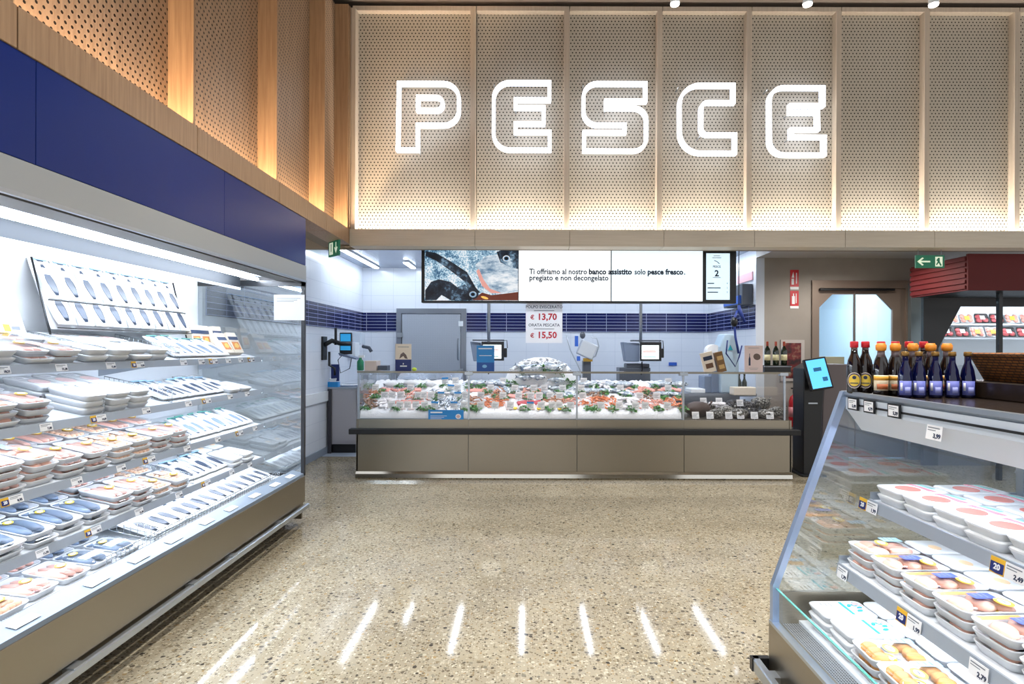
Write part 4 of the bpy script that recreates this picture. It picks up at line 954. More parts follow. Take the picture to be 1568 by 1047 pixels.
part('bottle_picture', MB().prism([(-w2*.55, h*.25), (-w2*.35, h*.25), (-w2*.35, h*.5), (-w2*.42, h*.6), (-w2*.42, h*.7), (-w2*.48, h*.7), (-w2*.48, h*.6), (-w2*.55, h*.5)], -.005, -.003, 'y'), INK, t)
part('dish_picture', MB().prism(ellp(w2*.35, h*.58, w2*.4, h*.12, 0, 0, a=-.4), -.005, -.003, 'y'), mat('fish_print', '6A5850', .5), t)
for k in range(3): part('print_line', MB().box(-w2*(.6-.1*k), w2*(.6-.1*k), -.005, -.003, h*(.9-.08*k if k < 1 else .2-.05*k), h*(.915-.08*k if k < 1 else .21-.05*k)), INKG, t)
single('lemon', MB().ell((0, 0, .024), .03, .024, .024, 12, 8), mat('lime_green', 'B5CC3A', .4), 'single lime yellow fruit beside the cream and navy card', 'lemon', loc=(px(634.5, 7.15), 7.15, GZ1+.01))
# wine bottles in a low rack at the right end
def bottle_m(prof, n=20): return MB().lathe(prof, n)
GB = mat('green_bottle_glass', '182414', .08, spec=.8)
WC = mat('wine_capsule', '9C3A1E', .4); WL = mat('wine_label', 'E9E1B6', .5)
rk = thing('bottle_rack', 'dark metal rack holding three wine bottles at the counter right end', 'rack', (px(1188, 7.2), 7.2, GZ1+.01))
part('tray', MB().box(-.17, .17, -.06, .06, 0, .012), BLACK, rk); part('rail', MB().tube([(-.17, -.06, .07), (.17, -.06, .07)], .005), ALU, rk); part('rail', MB().tube([(-.17, .06, .07), (.17, .06, .07)], .005), ALU, rk)
part('plinth', MB().box(-.16, .16, -.055, .055, .012, .085), BLACK, rk)
wb = thing('wine_bottle', 'x', 'wine bottle')
part('glass', bottle_m([(.03, 0), (.036, .004), (.036, .17), (.03, .2), (.014, .225), (.013, .27)]), GB, wb)
part('label', bottle_m([(.0364, .06), (.0366, .06), (.0366, .13), (.0364, .13)]), WL, wb, 'cream label'); part('capsule', bottle_m([(.0142, .235), (.0145, .236), (.0148, .287), (.012, .29)], 14), WC, wb, 'rust capsule')
WB = Proto(wb)
for i, p in enumerate((1175, 1188, 1200.5)): WB.place((px(p, 7.2), 7.2, GZ1+.096), label='wine bottle with cream label and rust capsule, %s of three' % ('leftmost', 'middle', 'rightmost')[i])
# ================================================================== screens and kitchen
W = dict(world=True)
d = 6.9
x0, x1, z0, z1 = px(645, d), px(1127, d), pz(463.5, d), pz(378.5, d)
t = thing('screen_wall', 'wide black hanging screen row with fish picture and welcome text', 'screen', ((x0+x1)/2, d, z0))
part('housing', MB().box(x0, x1, d, d+.12, z0, z1), BLACK, t, 'black housing', **W)
for x in (px(747, 6.98), px(982, 6.98)): part('hanger', MB().tube([(x, 6.98, z1-.02), (x, 6.98, 3.0)], .02), ALU, t, **W)
def emn(name, c, s): return em(name, c, s)
SW = emn('screen_white', 'F6FBFF', .95); SW2 = emn('screen_pale', 'E3F2FC', .92)
s0, s1, s2, s3 = px(650, d), px(793.5, d), px(935.5, d), px(1076, d)
sz0, sz1 = pz(460.5, d), pz(381, d)
# fish photograph shown on the left screen
FI = mat('screen_fish_skin', '8FB2CC', .4); nt, N, L, b = nodes(FI)
gp = geopos(nt, (1, 1, 1)); n1 = noise(nt, gp, 3.2, 6, .65); vv = N.new('ShaderNodeTexVoronoi'); vv.inputs['Scale'].default_value = 60; L.new(gp, vv.inputs['Vector'])
mixv = mathn(nt, 'MULTIPLY_ADD', vv.outputs['Distance'], .25, mathn(nt, 'SUBTRACT', n1, .1))
cc = ramp(nt, mixv, [(.3, '1C2638'), (.42, '3F6F94'), (.52, 'A9CDE2'), (.62, 'F2F6FA')])
b.inputs['Base Color'].default_value = (0, 0, 0, 1); L.new(cc, b.inputs['Emission Color']); b.inputs['Emission Strength'].default_value = .95
scr = part('display', MB().box(s0, s1-.004, d-.004, d, sz0, sz1), FI, t, 'screen showing fish heads', **W)
def emtex(name, stops, sc=(1, 1, 1), ns=9):
    m = mat(name, '000000', .5); nt, N, L, b = nodes(m); L.new(ramp(nt, noise(nt, geopos(nt, sc), ns, 8, .7), stops), b.inputs['Emission Color']); b.inputs['Emission Strength'].default_value = .95; return m
def pim(pts, lay): # points in px -> prism just in front of the screen
    return MB().prism([(px(a, d), pz(b_, d)) for a, b_ in pts], d-.005-lay*.001, d-.004-lay*.001, 'y')
dk = emtex('screen_dark', [(.38, '0C0F18'), (.52, '26303F'), (.6, '6E8FAA'), (.68, 'D5E4EE')], (1, 1, 1), 7); rosy = emn('screen_rose', 'C98E86', .9); brn = emn('screen_brown', '5A2A1E', .9); lg = emtex('screen_lightfish', [(.36, '5D7F9E'), (.47, 'B9CBDA'), (.58, 'F1F5F9')], (1, 1, 2.5), 4); amb = emn('screen_amber', 'E0B25A', .9); mid = emn('screen_mid', '5D83A6', .9)
part('picture', pim([(722, 460), (738, 448), (752, 452), (770, 450), (793, 447), (793, 460)], 1), brn, scr, **W)
part('picture', pim([(728, 405), (745, 392), (793, 385), (793, 446), (765, 450), (745, 446), (733, 430)], 1), lg, scr, **W)
part('picture', pim([(729, 415), (738, 438), (752, 449), (768, 449), (750, 442), (740, 428), (733, 412)], 2), rosy, scr, **W)
part('picture', pim([(652, 385), (668, 388), (692, 402), (715, 417), (728, 440), (735, 448), (722, 452), (712, 432), (690, 415), (668, 400), (651, 392)], 3), dk, scr, **W)
part('picture', pim([(651, 445), (660, 432), (672, 428), (690, 432), (700, 440), (712, 436), (724, 448), (722, 460), (690, 460), (676, 452), (668, 460), (651, 460)], 4), dk, scr, **W)
part('picture', pim([(760, 386), (772, 381.5), (793, 381.5), (793, 412), (782, 410), (766, 402)], 3), dk, scr, **W)
for (a, b_, r) in ((775, 396, 8.5), (724, 451, 8.5)):
    for k, (rr, m_) in enumerate(((1, dk), (.66, lg), (.5, mid), (.36, emn('screen_pupil', '080A10', .9)))):
        part('picture', MB().prism(ellp(px(a, d), pz(b_, d), r*rr/F*d, r*rr*.85/F*d, 0, 0), d-.011-.001*k, d-.010-.001*k, 'y'), m_, scr, **W)
part('picture', MB().prism(ellp(px(742, d), pz(456, d), .045, .014, 0, 0, a=-.3), d-.013, d-.012, 'y'), amb, scr, **W)
part('display', MB().box(s1+.004, s2-.006, d-.004, d, sz0, sz1), SW, t, 'white screen with text', **W)
part('display', MB().box(s2+.006, s3-.004, d-.004, d, sz0, sz1), SW2, t, 'white screen with text', **W)
part('display', MB().box(px(1081, d), px(1117, d), d-.004, d, pz(458, d), pz(387, d)), emn('screen_queue', 'CDE3F0', .95), t, 'small queue screen', **W)
INKS = mat('screen_ink', '17344C', .6); INKB = mat('screen_ink_bold', '0A2740', .6)
tl = t.location
def tx(body, size, pxx, pyy, m_, bold=0, align='LEFT', lay=.006):
    return textpart('lettering', body, size, m_, t, Vector((px(pxx, d), d-lay, pz(pyy, d)))-tl, bold, align)
def textw(body, size, bold=0):
    me = text(body, size, bold); xs = [v.co.x for v in me.vertices]; return max(xs)-min(xs)
sz_ = .09
lw = px(1048, d)-px(810, d)
segs = [('Ti offriamo al nostro ', 0), ('banco assistito', 1), (' solo ', 0), ('pesce fresco', 1), ('.', 0)]
spans = [(810, 898.5), (901, 967), (971, 988), (991, 1045.5), (1046.5, 1048)]
for (s_, bo), (a, b_) in zip(segs, spans):
    o = tx(s_.strip(), sz_, a, 416, INKB if bo else INKS, .0036 if bo else .002)
    if len(s_) > 1:
        k = (px(b_, d)-px(a, d))/textw(s_.strip(), sz_, .0036 if bo else .002); o.scale = (k, 1, 1)
o = tx('pregiato e non decongelato', sz_, 810, 425.5, INKS, .002); o.scale = ((px(931, d)-px(810, d))/textw('pregiato e non decongelato', sz_, .002), 1, 1)
tx('2', .1, 1097, 418, INKB, .003, 'CENTER'); tx('PESCE', .035, 1097, 407.5, INKB, .0005, 'CENTER')
for k, (a, yy) in enumerate(((1083, 433), (1083, 440), (1083, 446.5))):
    part('queue_line', MB().box(px(a, d), px(a+(10, 20, 16)[k], d), d-.006, d-.004, pz(yy+.7, d), pz(yy-.7, d)), INKS, t, **W)
    tx('413'[k] if k < 3 else '', .03, 1113, yy, INKB, 0, 'CENTER')
for yy, ww in ((391, 5), (394, 7), (424, 6)): part('queue_line', MB().box(px(1097-ww, d), px(1097+ww, d), d-.006, d-.004, pz(yy+.4, d), pz(yy-.4, d)), INKG, t, **W)
part('fish_icon', MB().tube([(px(1093, d), d-.006, pz(398, d)), (px(1097, d), d-.006, pz(399.5, d)), (px(1101, d), d-.006, pz(403, d))], .004, 5), INKS, t, **W)
# hanging price sheet
d2 = 6.98
t = thing('price_sheet', 'white hanging price sheet with red prices under the screens', 'price sign', (px(833, d2), d2, pz(525, d2)))
hh = pz(463, d2)-pz(525, d2); w2 = (px(861, d2)-px(805, d2))/2
THP = mat('thin_paper', 'F6F7FA', .6); nt, N, L, b = nodes(THP); trn = N.new('ShaderNodeBsdfTranslucent'); trn.inputs[0].default_value = (.95, .96, 1, 1); mxs = N.new('ShaderNodeMixShader'); mxs.inputs[0].default_value = .5
L.new(b.outputs[0], mxs.inputs[1]); L.new(trn.outputs[0], mxs.inputs[2]); L.new(mxs.outputs[0], N['Material Output'].inputs[0])
part('sheet', MB().add([(-w2, .001, 0), (w2, .001, 0), (w2, .001, hh), (-w2, .001, hh)], [(0, 1, 2, 3)]), THP, t)
textpart('lettering', 'POLPO EVISCERATO', .048, INK, t, (0, -.001, hh*.89), .0006); textpart('lettering', '13,70', .105, INKR, t, (.035, -.001, hh*.64), .003); textpart('lettering', '€', .07, INKR, t, (-.14, -.001, hh*.63), .002)
textpart('lettering', 'ORATA PESCATA', .048, INK, t, (0, -.001, hh*.44), .0006); textpart('lettering', '15,50', .105, INKR, t, (.035, -.001, hh*.19), .003); textpart('lettering', '€', .07, INKR, t, (-.14, -.001, hh*.18), .002)
for k in (.79, .34): part('print_line', MB().box(-.12, .12, -.001, 0, hh*k, hh*k+.008), INKG, t)
for s in (-1, 1): part('cord', MB().tube([(s*w2*.8, .002, hh), (s*w2*.8, .002, hh+.03)], .002, 5), ALU, t)
# LED strips on the kitchen ceiling
LK = em('kitchen_led', 'E6F1FF', 27)
for i, (x, y0, y1) in enumerate(((-2.65, 8.45, 10.4), (-2.0, 9.7, 10.4), (-1.12, 8.2, 10.3), (-.06, 8.2, 10.3), (.98, 8.2, 10.3), (1.98, 8.2, 10.3), (2.95, 8.2, 10.3))):
    t = thing('ceiling_light_strip', 'white linear ceiling light, %s from the left over the kitchen' % ordn(i+1), 'ceiling light', (x, (y0+y1)/2, 2.96))
    part('housing', MB().box(-.045, .045, y0-(y0+y1)/2, y1-(y0+y1)/2, .012, .04), WHITE, t); part('diffuser', MB().box(-.036, .036, y0+.01-(y0+y1)/2, y1-.01-(y0+y1)/2, 0, .012), LK, t, 'lit diffuser')
# cold-room door
d = KB
t = thing('cold_room_door', 'large stainless cold-room door on the back wall behind the counter', 'door', (px(661, d), d, 0))
a, b_, zt = px(608, d), px(714, d), pz(473, d)
part('door_frame', MB().box(a, a+.09, d-.07, d, 0, zt).box(b_-.09, b_, d-.07, d, 0, zt).box(a+.09, b_-.09, d-.07, d, zt-.09, zt), STEELD, t, 'stainless frame', **W)
DOT = steel('dimpled_steel', 'B9C0CA', .4, (1, 1, 1)); DOT.node_tree.nodes['Principled BSDF'].inputs['Metallic'].default_value = .55; nt, N, L, b = nodes(DOT)
vv = N.new('ShaderNodeTexVoronoi'); vv.inputs['Scale'].default_value = 24; vv.inputs['Randomness'].default_value = 0; L.new(geopos(nt), vv.inputs['Vector']); bump(nt, mathn(nt, 'LESS_THAN', vv.outputs['Distance'], .3), .5, .006, b)
part('leaf', MB().box(a+.10, b_-.10, d-.06, d-.01, .06, zt-.10), DOT, t, 'dimpled steel leaf', **W)
part('handle', MB().tube([(b_-.14, d-.06, 1.35), (b_-.14, d-.11, 1.37), (b_-.14, d-.11, 1.7), (b_-.14, d-.06, 1.72)], .015), STEELD, t, **W)
for z in (1.95, 1.1, .4):
    part('latch', MB().box(b_-.13, b_-.05, d-.1, d-.07, z, z+.09), WHITE if z > 1.9 else ALU, t, **W); part('hinge', MB().box(a+.02, a+.12, d-.1, d-.06, z-.2, z-.12), ALU, t, **W)
# hanging scales
SB = mat('scale_grey', '6F7F98', .4); SBD = mat('scale_darkgrey', '4B525E', .4)
def scale_unit(lab, xp, xb0, xb1, xm0, xm1, y0_, y1_, d, scr_):
    t = thing('hanging_scale', lab, 'scale', (px(xp, d), d, pz(y1_, d)))
    part('pole', MB().tube([(px(xp, d), d+.05, pz(y0_+4, d)), (px(xp, d), d+.05, 3.0)], .022, 10), ALU, t, 'grey ceiling pole', **W)
    bevel(part('body', MB().prism([(px(xb0, d), pz(y0_+3, d)), (px(xb1, d), pz(y0_+5, d)), (px(xb1, d), pz(y1_, d)), (px(xb0+5, d), pz(y1_, d))], d-.02, d+.2, 'y'), SB, t, 'grey body', **W), .01, 2)
    bevel(part('monitor', MB().box(px(xm0, d), px(xm1, d), d-.08, d-.03, pz(y1_-1, d), pz(y0_+3, d)), BLACK, t, 'black monitor', **W), .006, 2)
    sc_ = part('screen', MB().box(px(xm0+2, d), px(xm1-4, d), d-.082, d-.08, pz(y1_-4, d), pz(y0_+8, d)), em('scale_screen', 'EDF6F4', 1.1), t, 'lit white screen', **W)
    for k, (c_, z_) in enumerate((('D67A6E', .5), ('D67A6E', .62), ('3C9E96', .15))):
        h0, h1 = pz(y1_-4, d), pz(y0_+8, d); part('screen_mark', MB().box(px(xm0+4, d), px(xm1-8, d), d-.084, d-.082, h0+(h1-h0)*z_, h0+(h1-h0)*(z_+.05)), mat('mark_'+c_, c_, .5), sc_, **W)
    part('top_bar', MB().box(px(xb1-12, d), px(xm1, d), d-.06, d+.1, pz(y0_+2, d), pz(y0_, d)), SBD, t, **W)
    bevel(part('printer', MB().box(px(xm1, d), px(xm1+4.5, d), d-.05, d+.03, pz(y1_-6, d), pz(y0_+13, d)), BLACK, t, 'black label printer', **W), .005, 1)
    part('cable', MB().tube([(px(xm1-2, d), d, pz(y0_+2, d)), (px(xm1+4, d), d, pz(y0_+1, d)), (px(xm1+5, d), d, pz(y0_+13, d))], .006, 6), BLACK, t, **W)
    part('lower_cable', MB().tube([(px(xp+1, d), d, pz(y1_, d)), (px(xp+1.5, d), d, pz(y1_+12, d)), (px(xp, d), d, pz(y1_+20, d))], .01, 6), BLACK, t, **W)
    return t
scale_unit('hanging scale with black monitor behind the tall blue card', 748, 720, 736, 738, 772, 520, 553, 8.3, None)
scale_unit('hanging scale with bright screen right of the silver machine', 982, 953, 979, 979, 1011, 520, 553, 8.3, None)
# work table with things behind the counter
d = 8.25
t = thing('work_table', 'long stainless work table behind the fish counter', 'table', (.5, 8.5, 0))
part('worktop', MB().box(-1.7, 3.2, 8.15, 8.85, .9, .94), STEELD, t, **W); part('cabinet', MB().box(-1.68, 2.98, 8.2, 8.82, .1, .9), STEELD, t, **W)
for x in (-1.6, -.3, .9, 2.2, 2.9): part('leg', MB().box(x-.03, x+.03, 8.22, 8.28, 0, .1), BLACK, t, **W)
t = thing('scale_base', 'grey scale base standing on the work table under the bright screen', 'scale base', (px(970, 8.4), 8.4, .94))
bevel(part('base', MB().box(px(947, 8.4), px(994, 8.4), 8.3, 8.6, .94, pz(562, 8.4)).box(px(958, 8.4), px(993, 8.4), 8.32, 8.55, pz(562, 8.4), pz(556, 8.4)), SBD, t, **W), .01, 2)
t = thing('label_machine', 'silver tilted machine on a grey column between the scales', 'machine', (px(899, 8.3), 8.3, .94))
part('column', MB().box(px(893, 8.3), px(905, 8.3), 8.3, 8.45, .94, pz(552, 8.3)), SBD, t, **W)
Mt = Matrix.Translation((px(899, 8.3), 8.35, pz(535, 8.3))) @ Matrix.Rotation(R(24), 4, 'Y')
bevel(part('head', MB().box(-.12, .12, -.1, .1, -.11, .11, 0, Mt), mat('silver_plastic', 'C4CCD6', .3, .3), t, 'silver head', **W), .02, 3)
part('arm', MB().tube([(px(905, 8.3), 8.3, pz(516, 8.3)), (px(914, 8.3), 8.3, pz(518, 8.3)), (px(917, 8.3), 8.3, pz(530, 8.3)), (px(912, 8.3), 8.3, pz(545, 8.3)), (px(900, 8.3), 8.3, pz(550, 8.3))], .01, 8), mat('silver_plastic', 'C4CCD6', .3, .3), t, **W)
part('clamp', MB().box(px(893, 8.3), px(907, 8.3), 8.27, 8.33, pz(553, 8.3), pz(548, 8.3)), mat('brass_clamp', 'B08E3A', .4, .5), t, 'brass-coloured clamp', **W)
part('knob', MB().ell((px(892, 8.3), 8.3, pz(513, 8.3)), .04, .04, .05), SBD, t, **W); part('blue_handle', MB().box(px(880, 8.3), px(885, 8.3), 8.26, 8.3, pz(530, 8.3), pz(514, 8.3)), mat('tool_blue', '2C5FC0', .4), t, 'blue handle', **W)
part('rod', MB().tube([(px(867, 8.3), 8.28, pz(513, 8.3)), (px(873, 8.3), 8.28, pz(535, 8.3)), (px(888, 8.3), 8.28, pz(566, 8.3)), (px(890, 8.3), 8.28, .95)], .008, 6), ALU, t, **W)
part('blue_clip', MB().box(px(883, 8.3), px(888, 8.3), 8.24, 8.28, pz(552, 8.3), pz(545, 8.3)), mat('tool_blue', '2C5FC0', .4), t, 'blue clip', **W)
bevel(single('storage_box', MB().box(px(1079, 8.3), px(1110, 8.3), 8.3, 8.6, .94, pz(575, 8.3)), SB, 'grey box on the work table behind the shellfish bags', 'box'), .01, 2)
bevel(single('cutting_board', MB().box(px(1055, 8.3), px(1077, 8.3), 8.2, 8.5, .94, 1.0), WHITE, 'white cutting board stack on the work table, left of the grey box', 'cutting board'), .01, 2)
bevel(single('storage_tray', MB().box(px(1122, 7.99), px(1156, 7.99), 7.94, 8.12, .93, 1.04), CREAM, 'cream tray at the rear of the shellfish bay', 'tray'), .01, 2)
for i, p in enumerate((1132, 1140)):
    wbx = thing('sauce_bottle', 'dark bottle behind the shellfish bay, %s of two' % ('left', 'right')[i], 'bottle', (px(p, 8.3), 8.3, .94)); part('glass', bottle_m([(.028, 0), (.034, .004), (.034, .15), (.014, .2), (.013, .25)]), GB, wbx); part('cap', bottle_m([(.015, .25), (.015, .27), (.01, .272)], 12), BLACK, wbx)
# plastic film roll / hood at left
FLM = glass('loose_film', 'F2F6FA', 1.5, .12)
random.seed(31); mb = MB(); vs = []; fs = []
for i in range(24):
    for j in range(10):
        vs.append((px(556+i*6.4, 8.0)+0, 8.0+.02*math.sin(i*1.3)+random.uniform(-.02, .02), .98+.03*j+random.uniform(-.012, .012)))
for i in range(23):
    for j in range(9): fs.append((i*10+j, (i+1)*10+j, (i+1)*10+j+1, i*10+j+1))
single('plastic_curtain', mb.add(vs, fs, 0, True), FLM, 'crinkled clear plastic sheet hanging behind the left end of the ice', 'plastic sheet')
tt_ = thing('steel_trough', 'stainless trough on the work table behind the left glass', 'trough', (px(660, 8.4), 8.4, .94))
part('shell', MB().prism([(8.2, .94), (8.2, 1.12), (8.5, 1.2), (8.55, .94)], px(612, 8.4), px(708, 8.4), 'x'), STEELD, tt_, **W)
# green spray bottle, cardboard box, dish on the counter left
t = thing('spray_bottle', 'green spray bottle at the left end of the glass shelf', 'bottle', (px(552, 7.3), 7.3, GZ1+.012))
part('bottle', MB().lathe([(.03, 0), (.042, .006), (.042, .11), (.02, .14), (.015, .16)], 16), mat('bottle_green', '1E7A58', .25), t); part('nozzle', MB().box(-.02, .05, -.014, .014, .16, .19), WHITE, t, 'white nozzle')
bevel(single('paper_box', MB().box(px(561, 8.6), px(579, 8.6), 8.5, 8.75, 1.2, pz(553, 8.6)), mat('beige_box', 'CDBBAE', .6), 'beige box on a shelf behind the left end of the counter', 'box'), .004, 1)
bevel(single('small_dish', MB().box(px(581, 8.6), px(595, 8.6), 8.5, 8.7, 1.2, pz(560, 8.6)), SBD, 'small dark dish right of the beige box', 'dish'), .004, 1)
bevel(single('wall_shelf', MB().box(px(555, 8.6), px(603, 8.6), 8.45, 8.8, 1.17, 1.2).box(px(556, 8.6), px(560, 8.6), 8.5, 8.75, .94, 1.17).box(px(598, 8.6), px(602, 8.6), 8.5, 8.75, .94, 1.17), ALU, 'small raised shelf under the beige box', 'shelf'), .003, 1)
# ---- left kitchen wall: cabinet and equipment
d = 8.7
t = thing('steel_cabinet', 'grey stainless cabinet against the left kitchen wall', 'cabinet', (-2.7, 9.1, 0))
xa, xb = KW0+.02, px(549, d)
bevel(part('body', MB().box(xa, xb, d, 9.6, .13, .95), mat('cabinet_grey', 'B4B1B6', .4, .4), t, **W), .004, 1)
part('worktop', MB().box(xa, xb+.02, d-.02, 9.62, .95, .975), STEELD, t, **W); part('plinth', MB().box(xa+.05, xb-.05, d+.03, 9.55, 0, .13), BLACK, t, 'black plinth', **W)
part('post', MB().box(xa, xa+.05, d-.03, d, .0, .95), mat('cabinet_dark', '3B3A42', .5), t, 'dark corner post', **W)
part('door', MB().box(xa+.07, xb-.03, d-.012, d, .18, .92), mat('cabinet_grey', 'B4B1B6', .4, .4), t, **W)
t = thing('tissue_box', 'blue and white tissue box on the steel cabinet', 'box', (px(511, 8.78), 8.78, .975))
part('box', MB().box(-.08, .08, -.05, .05, 0, .075), BLUE, t); part('tissue', MB().loft([[(-.05, -.02, .075), (.03, -.02, .075), (.03, .02, .075), (-.05, .02, .075)], [(-.06, -.03, .12), (.05, -.02, .13), (.04, .03, .11), (-.05, .03, .13)]], 0, False), PAPER, t, 'white tissue')
t = thing('paper_stack', 'stack of white papers on the steel cabinet by the counter', 'papers', (px(537, 8.95), 8.95, .975))
for k in range(4): part('sheet', MB().box(-.13, .12, -.1, .1, .006*k, .006*k+.004, 0, Matrix.Rotation(.2*k-.3, 4, 'Z')), PAPER if k % 2 else mat('blue_paper', '9DB7E4', .6), t)
t = thing('clip_board', 'navy folder hanging on the left kitchen wall above the cabinet', 'folder', (KW0+.03, 8.8, 1.06))
part('board', MB().box(0, .12, -.01, .01, 0, .25), BLUEK, t)
part('hook', MB().box(-.03, .01, -.004, .004, .22, .24), ALU, t)
t = thing('wall_terminal', 'black bracket arm with blue tablet on the left kitchen wall', 'tablet', (KW0, 8.9, 1.3))
part('wall_plate', MB().box(KW0, KW0+.03, 8.45, 8.62, 1.38, 1.72), BLACK, t, **W)
part('arm', MB().tube([(KW0+.03, 8.5, 1.6), (KW0+.12, 8.55, 1.66), (KW0+.2, 8.7, 1.62), (KW0+.34, 8.75, 1.62)], .035, 8), BLACK, t, **W)
part('grip', MB().tube([(KW0+.10, 8.5, 1.5), (KW0+.10, 8.5, 1.3), (KW0+.18, 8.5, 1.26), (KW0+.18, 8.5, 1.16)], .018, 8), BLACK, t, **W)
part('mast', MB().tube([(KW0+.16, 8.6, 1.6), (KW0+.16, 8.6, 1.85)], .02, 8), BLACK, t, **W)
bevel(part('tablet', MB().box(px(520.5, 8.8), px(539, 8.8), 8.78, 8.82, pz(543, 8.8), pz(510, 8.8)), BLACK, t, **W), .005, 1)
part('screen', MB().box(px(522, 8.8), px(537.5, 8.8), 8.775, 8.78, pz(537, 8.8), pz(512, 8.8)), em('tablet_blue', '2E93CC', .8), t, 'lit blue screen', **W)
part('keyboard_tray', MB().prism([(px(521, 8.8), pz(541, 8.8)), (px(548, 8.8), pz(549, 8.8)), (px(548, 8.8), pz(551, 8.8)), (px(523, 8.8), pz(545, 8.8))], 8.7, 8.95, 'y'), SB, t, 'grey tray', **W)
part('cable', MB().tube([(px(522, 8.8), 8.85, pz(545, 8.8)), (px(516, 8.8), 8.85, pz(552, 8.8)), (px(520, 8.8), 8.85, pz(572, 8.8)), (px(534, 8.8), 8.85, pz(565, 8.8)), (px(537, 8.8), 8.85, pz(548, 8.8))], .006, 6), BLACK, t, **W)
def wallbox(name, lab, cat, pa, pb, ya, yb, m_, y_, dp=.14):
    # a box hung on the left kitchen wall seen between two image columns
    da = KW0*F/(pa-806); t = thing(name, lab, cat, (KW0, da-.1, pz(yb, da)))
    bevel(part('case', MB().box(KW0, KW0+dp, da-.25, da, pz(yb, da), pz(ya, da)), m_, t, **W), .012, 2); return t, da
t, da = wallbox('towel_dispenser', 'white paper towel dispenser on the left kitchen wall', 'dispenser', 538, 548, 525, 547, WHITE, 0)
t, da = wallbox('soap_dispenser', 'clear soap dispenser with dark tap near the kitchen corner', 'dispenser', 547, 553, 510, 528, mat('pale_plastic', 'D8E2EC', .3), 0)
part('tap', MB().tube([(KW0+.14, da-.15, pz(531, da)), (KW0+.26, da-.2, pz(533, da)), (KW0+.3, da-.2, pz(539, da))], .03, 8), SBD, t, **W)
single('socket_plate', MB().box(px(1024, KB), px(1036, KB), KB-.02, KB, pz(559, KB), pz(554, KB)), mat('tool_blue', '2C5FC0', .4), 'small blue sign on the back wall right of the bright scale', 'sign')
single('emergency_light', MB().box(px(478, 8.2), px(492, 8.2), 8.15, 8.25, 2.95, 3.0), em('green_glow', '5FD09A', 1.2), 'small green-lit emergency light under the ceiling left of the counter', 'emergency light')
# ---- right end of the kitchen
d = 7.4
t = thing('recipe_book', 'cream leaning recipe book cover on the glass shelf', 'book', (px(1090, 7.25), 7.25, GZ1+.012))
Mb = Matrix.Rotation(R(-14), 4, 'Y')
part('cover', MB().box(-.09, .055, -.02, .02, .0, .25, 0, Mb), CREAM, t); part('picture', MB().box(-.06, .03, -.024, -.02, .05, .11, 0, Mb), mat('brown_print', '6B4A34', .5), t); part('picture', MB().box(-.07, .04, -.024, -.02, .15, .2, 0, Mb), INK, t)
t = thing('recipe_book', 'brown leaning recipe book right of the cream one', 'book', (px(1105, 7.26), 7.26, GZ1+.012))
part('cover', MB().box(-.045, .05, -.05, .02, .0, .25, 0, Mb), mat('brown_cover', '7A5A33', .5), t); [part('picture', MB().box(-.03, .035, -.054, -.05, q, q+.05, 0, Mb), mat('tan_print', 'C9A468', .5), t) for q in (.04, .15)]
single('paper_roll', MB().prism(ellp(0, 0, .1, .1, 0, 0), -.08, .08, 'y'), PAPER, 'white paper roll behind the leaning recipe books', 'paper roll', loc=(px(1096, 8.2), 8.35, 1.52))
bevel(single('roll_stand', MB().box(px(1089, 8.3), px(1103, 8.3), 8.28, 8.42, .94, 1.42), SB, 'grey stand under the white paper roll', 'stand'), .01, 2)
single('green_notice', MB().box(px(1089, KB), px(1100, KB), KB-.01, KB-.001, pz(524, KB), pz(510, KB)), mat('notice_green', '2F9E62', .5), 'green notice on the back wall near the right corner', 'notice', loc=None)
t = thing('slicing_machine', 'pale blue machine with teal mark at the kitchen right end', 'machine', (px(1116, 8.2), 8.3, .94))
bevel(part('housing', MB().prism([(px(1104, 8.2), .94), (px(1131, 8.2), .94), (px(1133, 8.2), pz(530, 8.2)), (px(1124, 8.2), pz(510, 8.2)), (px(1110, 8.2), pz(510, 8.2)), (px(1102, 8.2), pz(530, 8.2))], 8.2, 8.5, 'y'), mat('pale_blue_housing', 'B4CBDC', .3), t, **W), .02, 2)
part('mark', MB().prism([(px(1115, 8.2), pz(535, 8.2)), (px(1122, 8.2), pz(535, 8.2)), (px(1118, 8.2), pz(527, 8.2))], 8.19, 8.2, 'y'), TEAL, t, 'teal triangle mark', **W)
part('tube', MB().tube([(px(1112, 8.2), 8.15, pz(520, 8.2)), (px(1110, 8.2), 8.15, pz(540, 8.2)), (px(1124, 8.2), 8.15, pz(560, 8.2)), (px(1130, 8.2), 8.15, pz(545, 8.2)), (px(1134, 8.2), 8.15, pz(528, 8.2))], .01, 8), BLUEK, t, **W)
t = thing('spring_balancer', 'dark blue tool hanging on a spring balancer at the kitchen right end', 'hanging tool', (px(1130, 8.0), 8.0, pz(530, 8.0)))
part('cable', MB().tube([(px(1131, 8.0), 8.0, 3.0), (px(1131, 8.0), 8.0, pz(466, 8.0))], .006, 6), BLACK, t, **W)
part('body', MB().tube([(px(1131, 8.0), 8.0, pz(466, 8.0)), (px(1133, 8.0), 8.0, pz(476, 8.0)), (px(1140, 8.0), 8.0, pz(492, 8.0))], [.02, .03, .02], 8), mat('tool_navy', '233A86', .4), t, **W)
part('motor', MB().ell((px(1124, 8.0), 8.0, pz(492, 8.0)), .05, .05, .07), BLACK, t, **W); part('link', MB().tube([(px(1129, 8.0), 8.0, pz(474, 8.0)), (px(1124, 8.0), 8.0, pz(488, 8.0)), (px(1126, 8.0), 8.0, pz(515, 8.0)), (px(1131, 8.0), 8.0, pz(540, 8.0))], .016, 8), mat('tool_navy', '233A86', .4), t, **W)
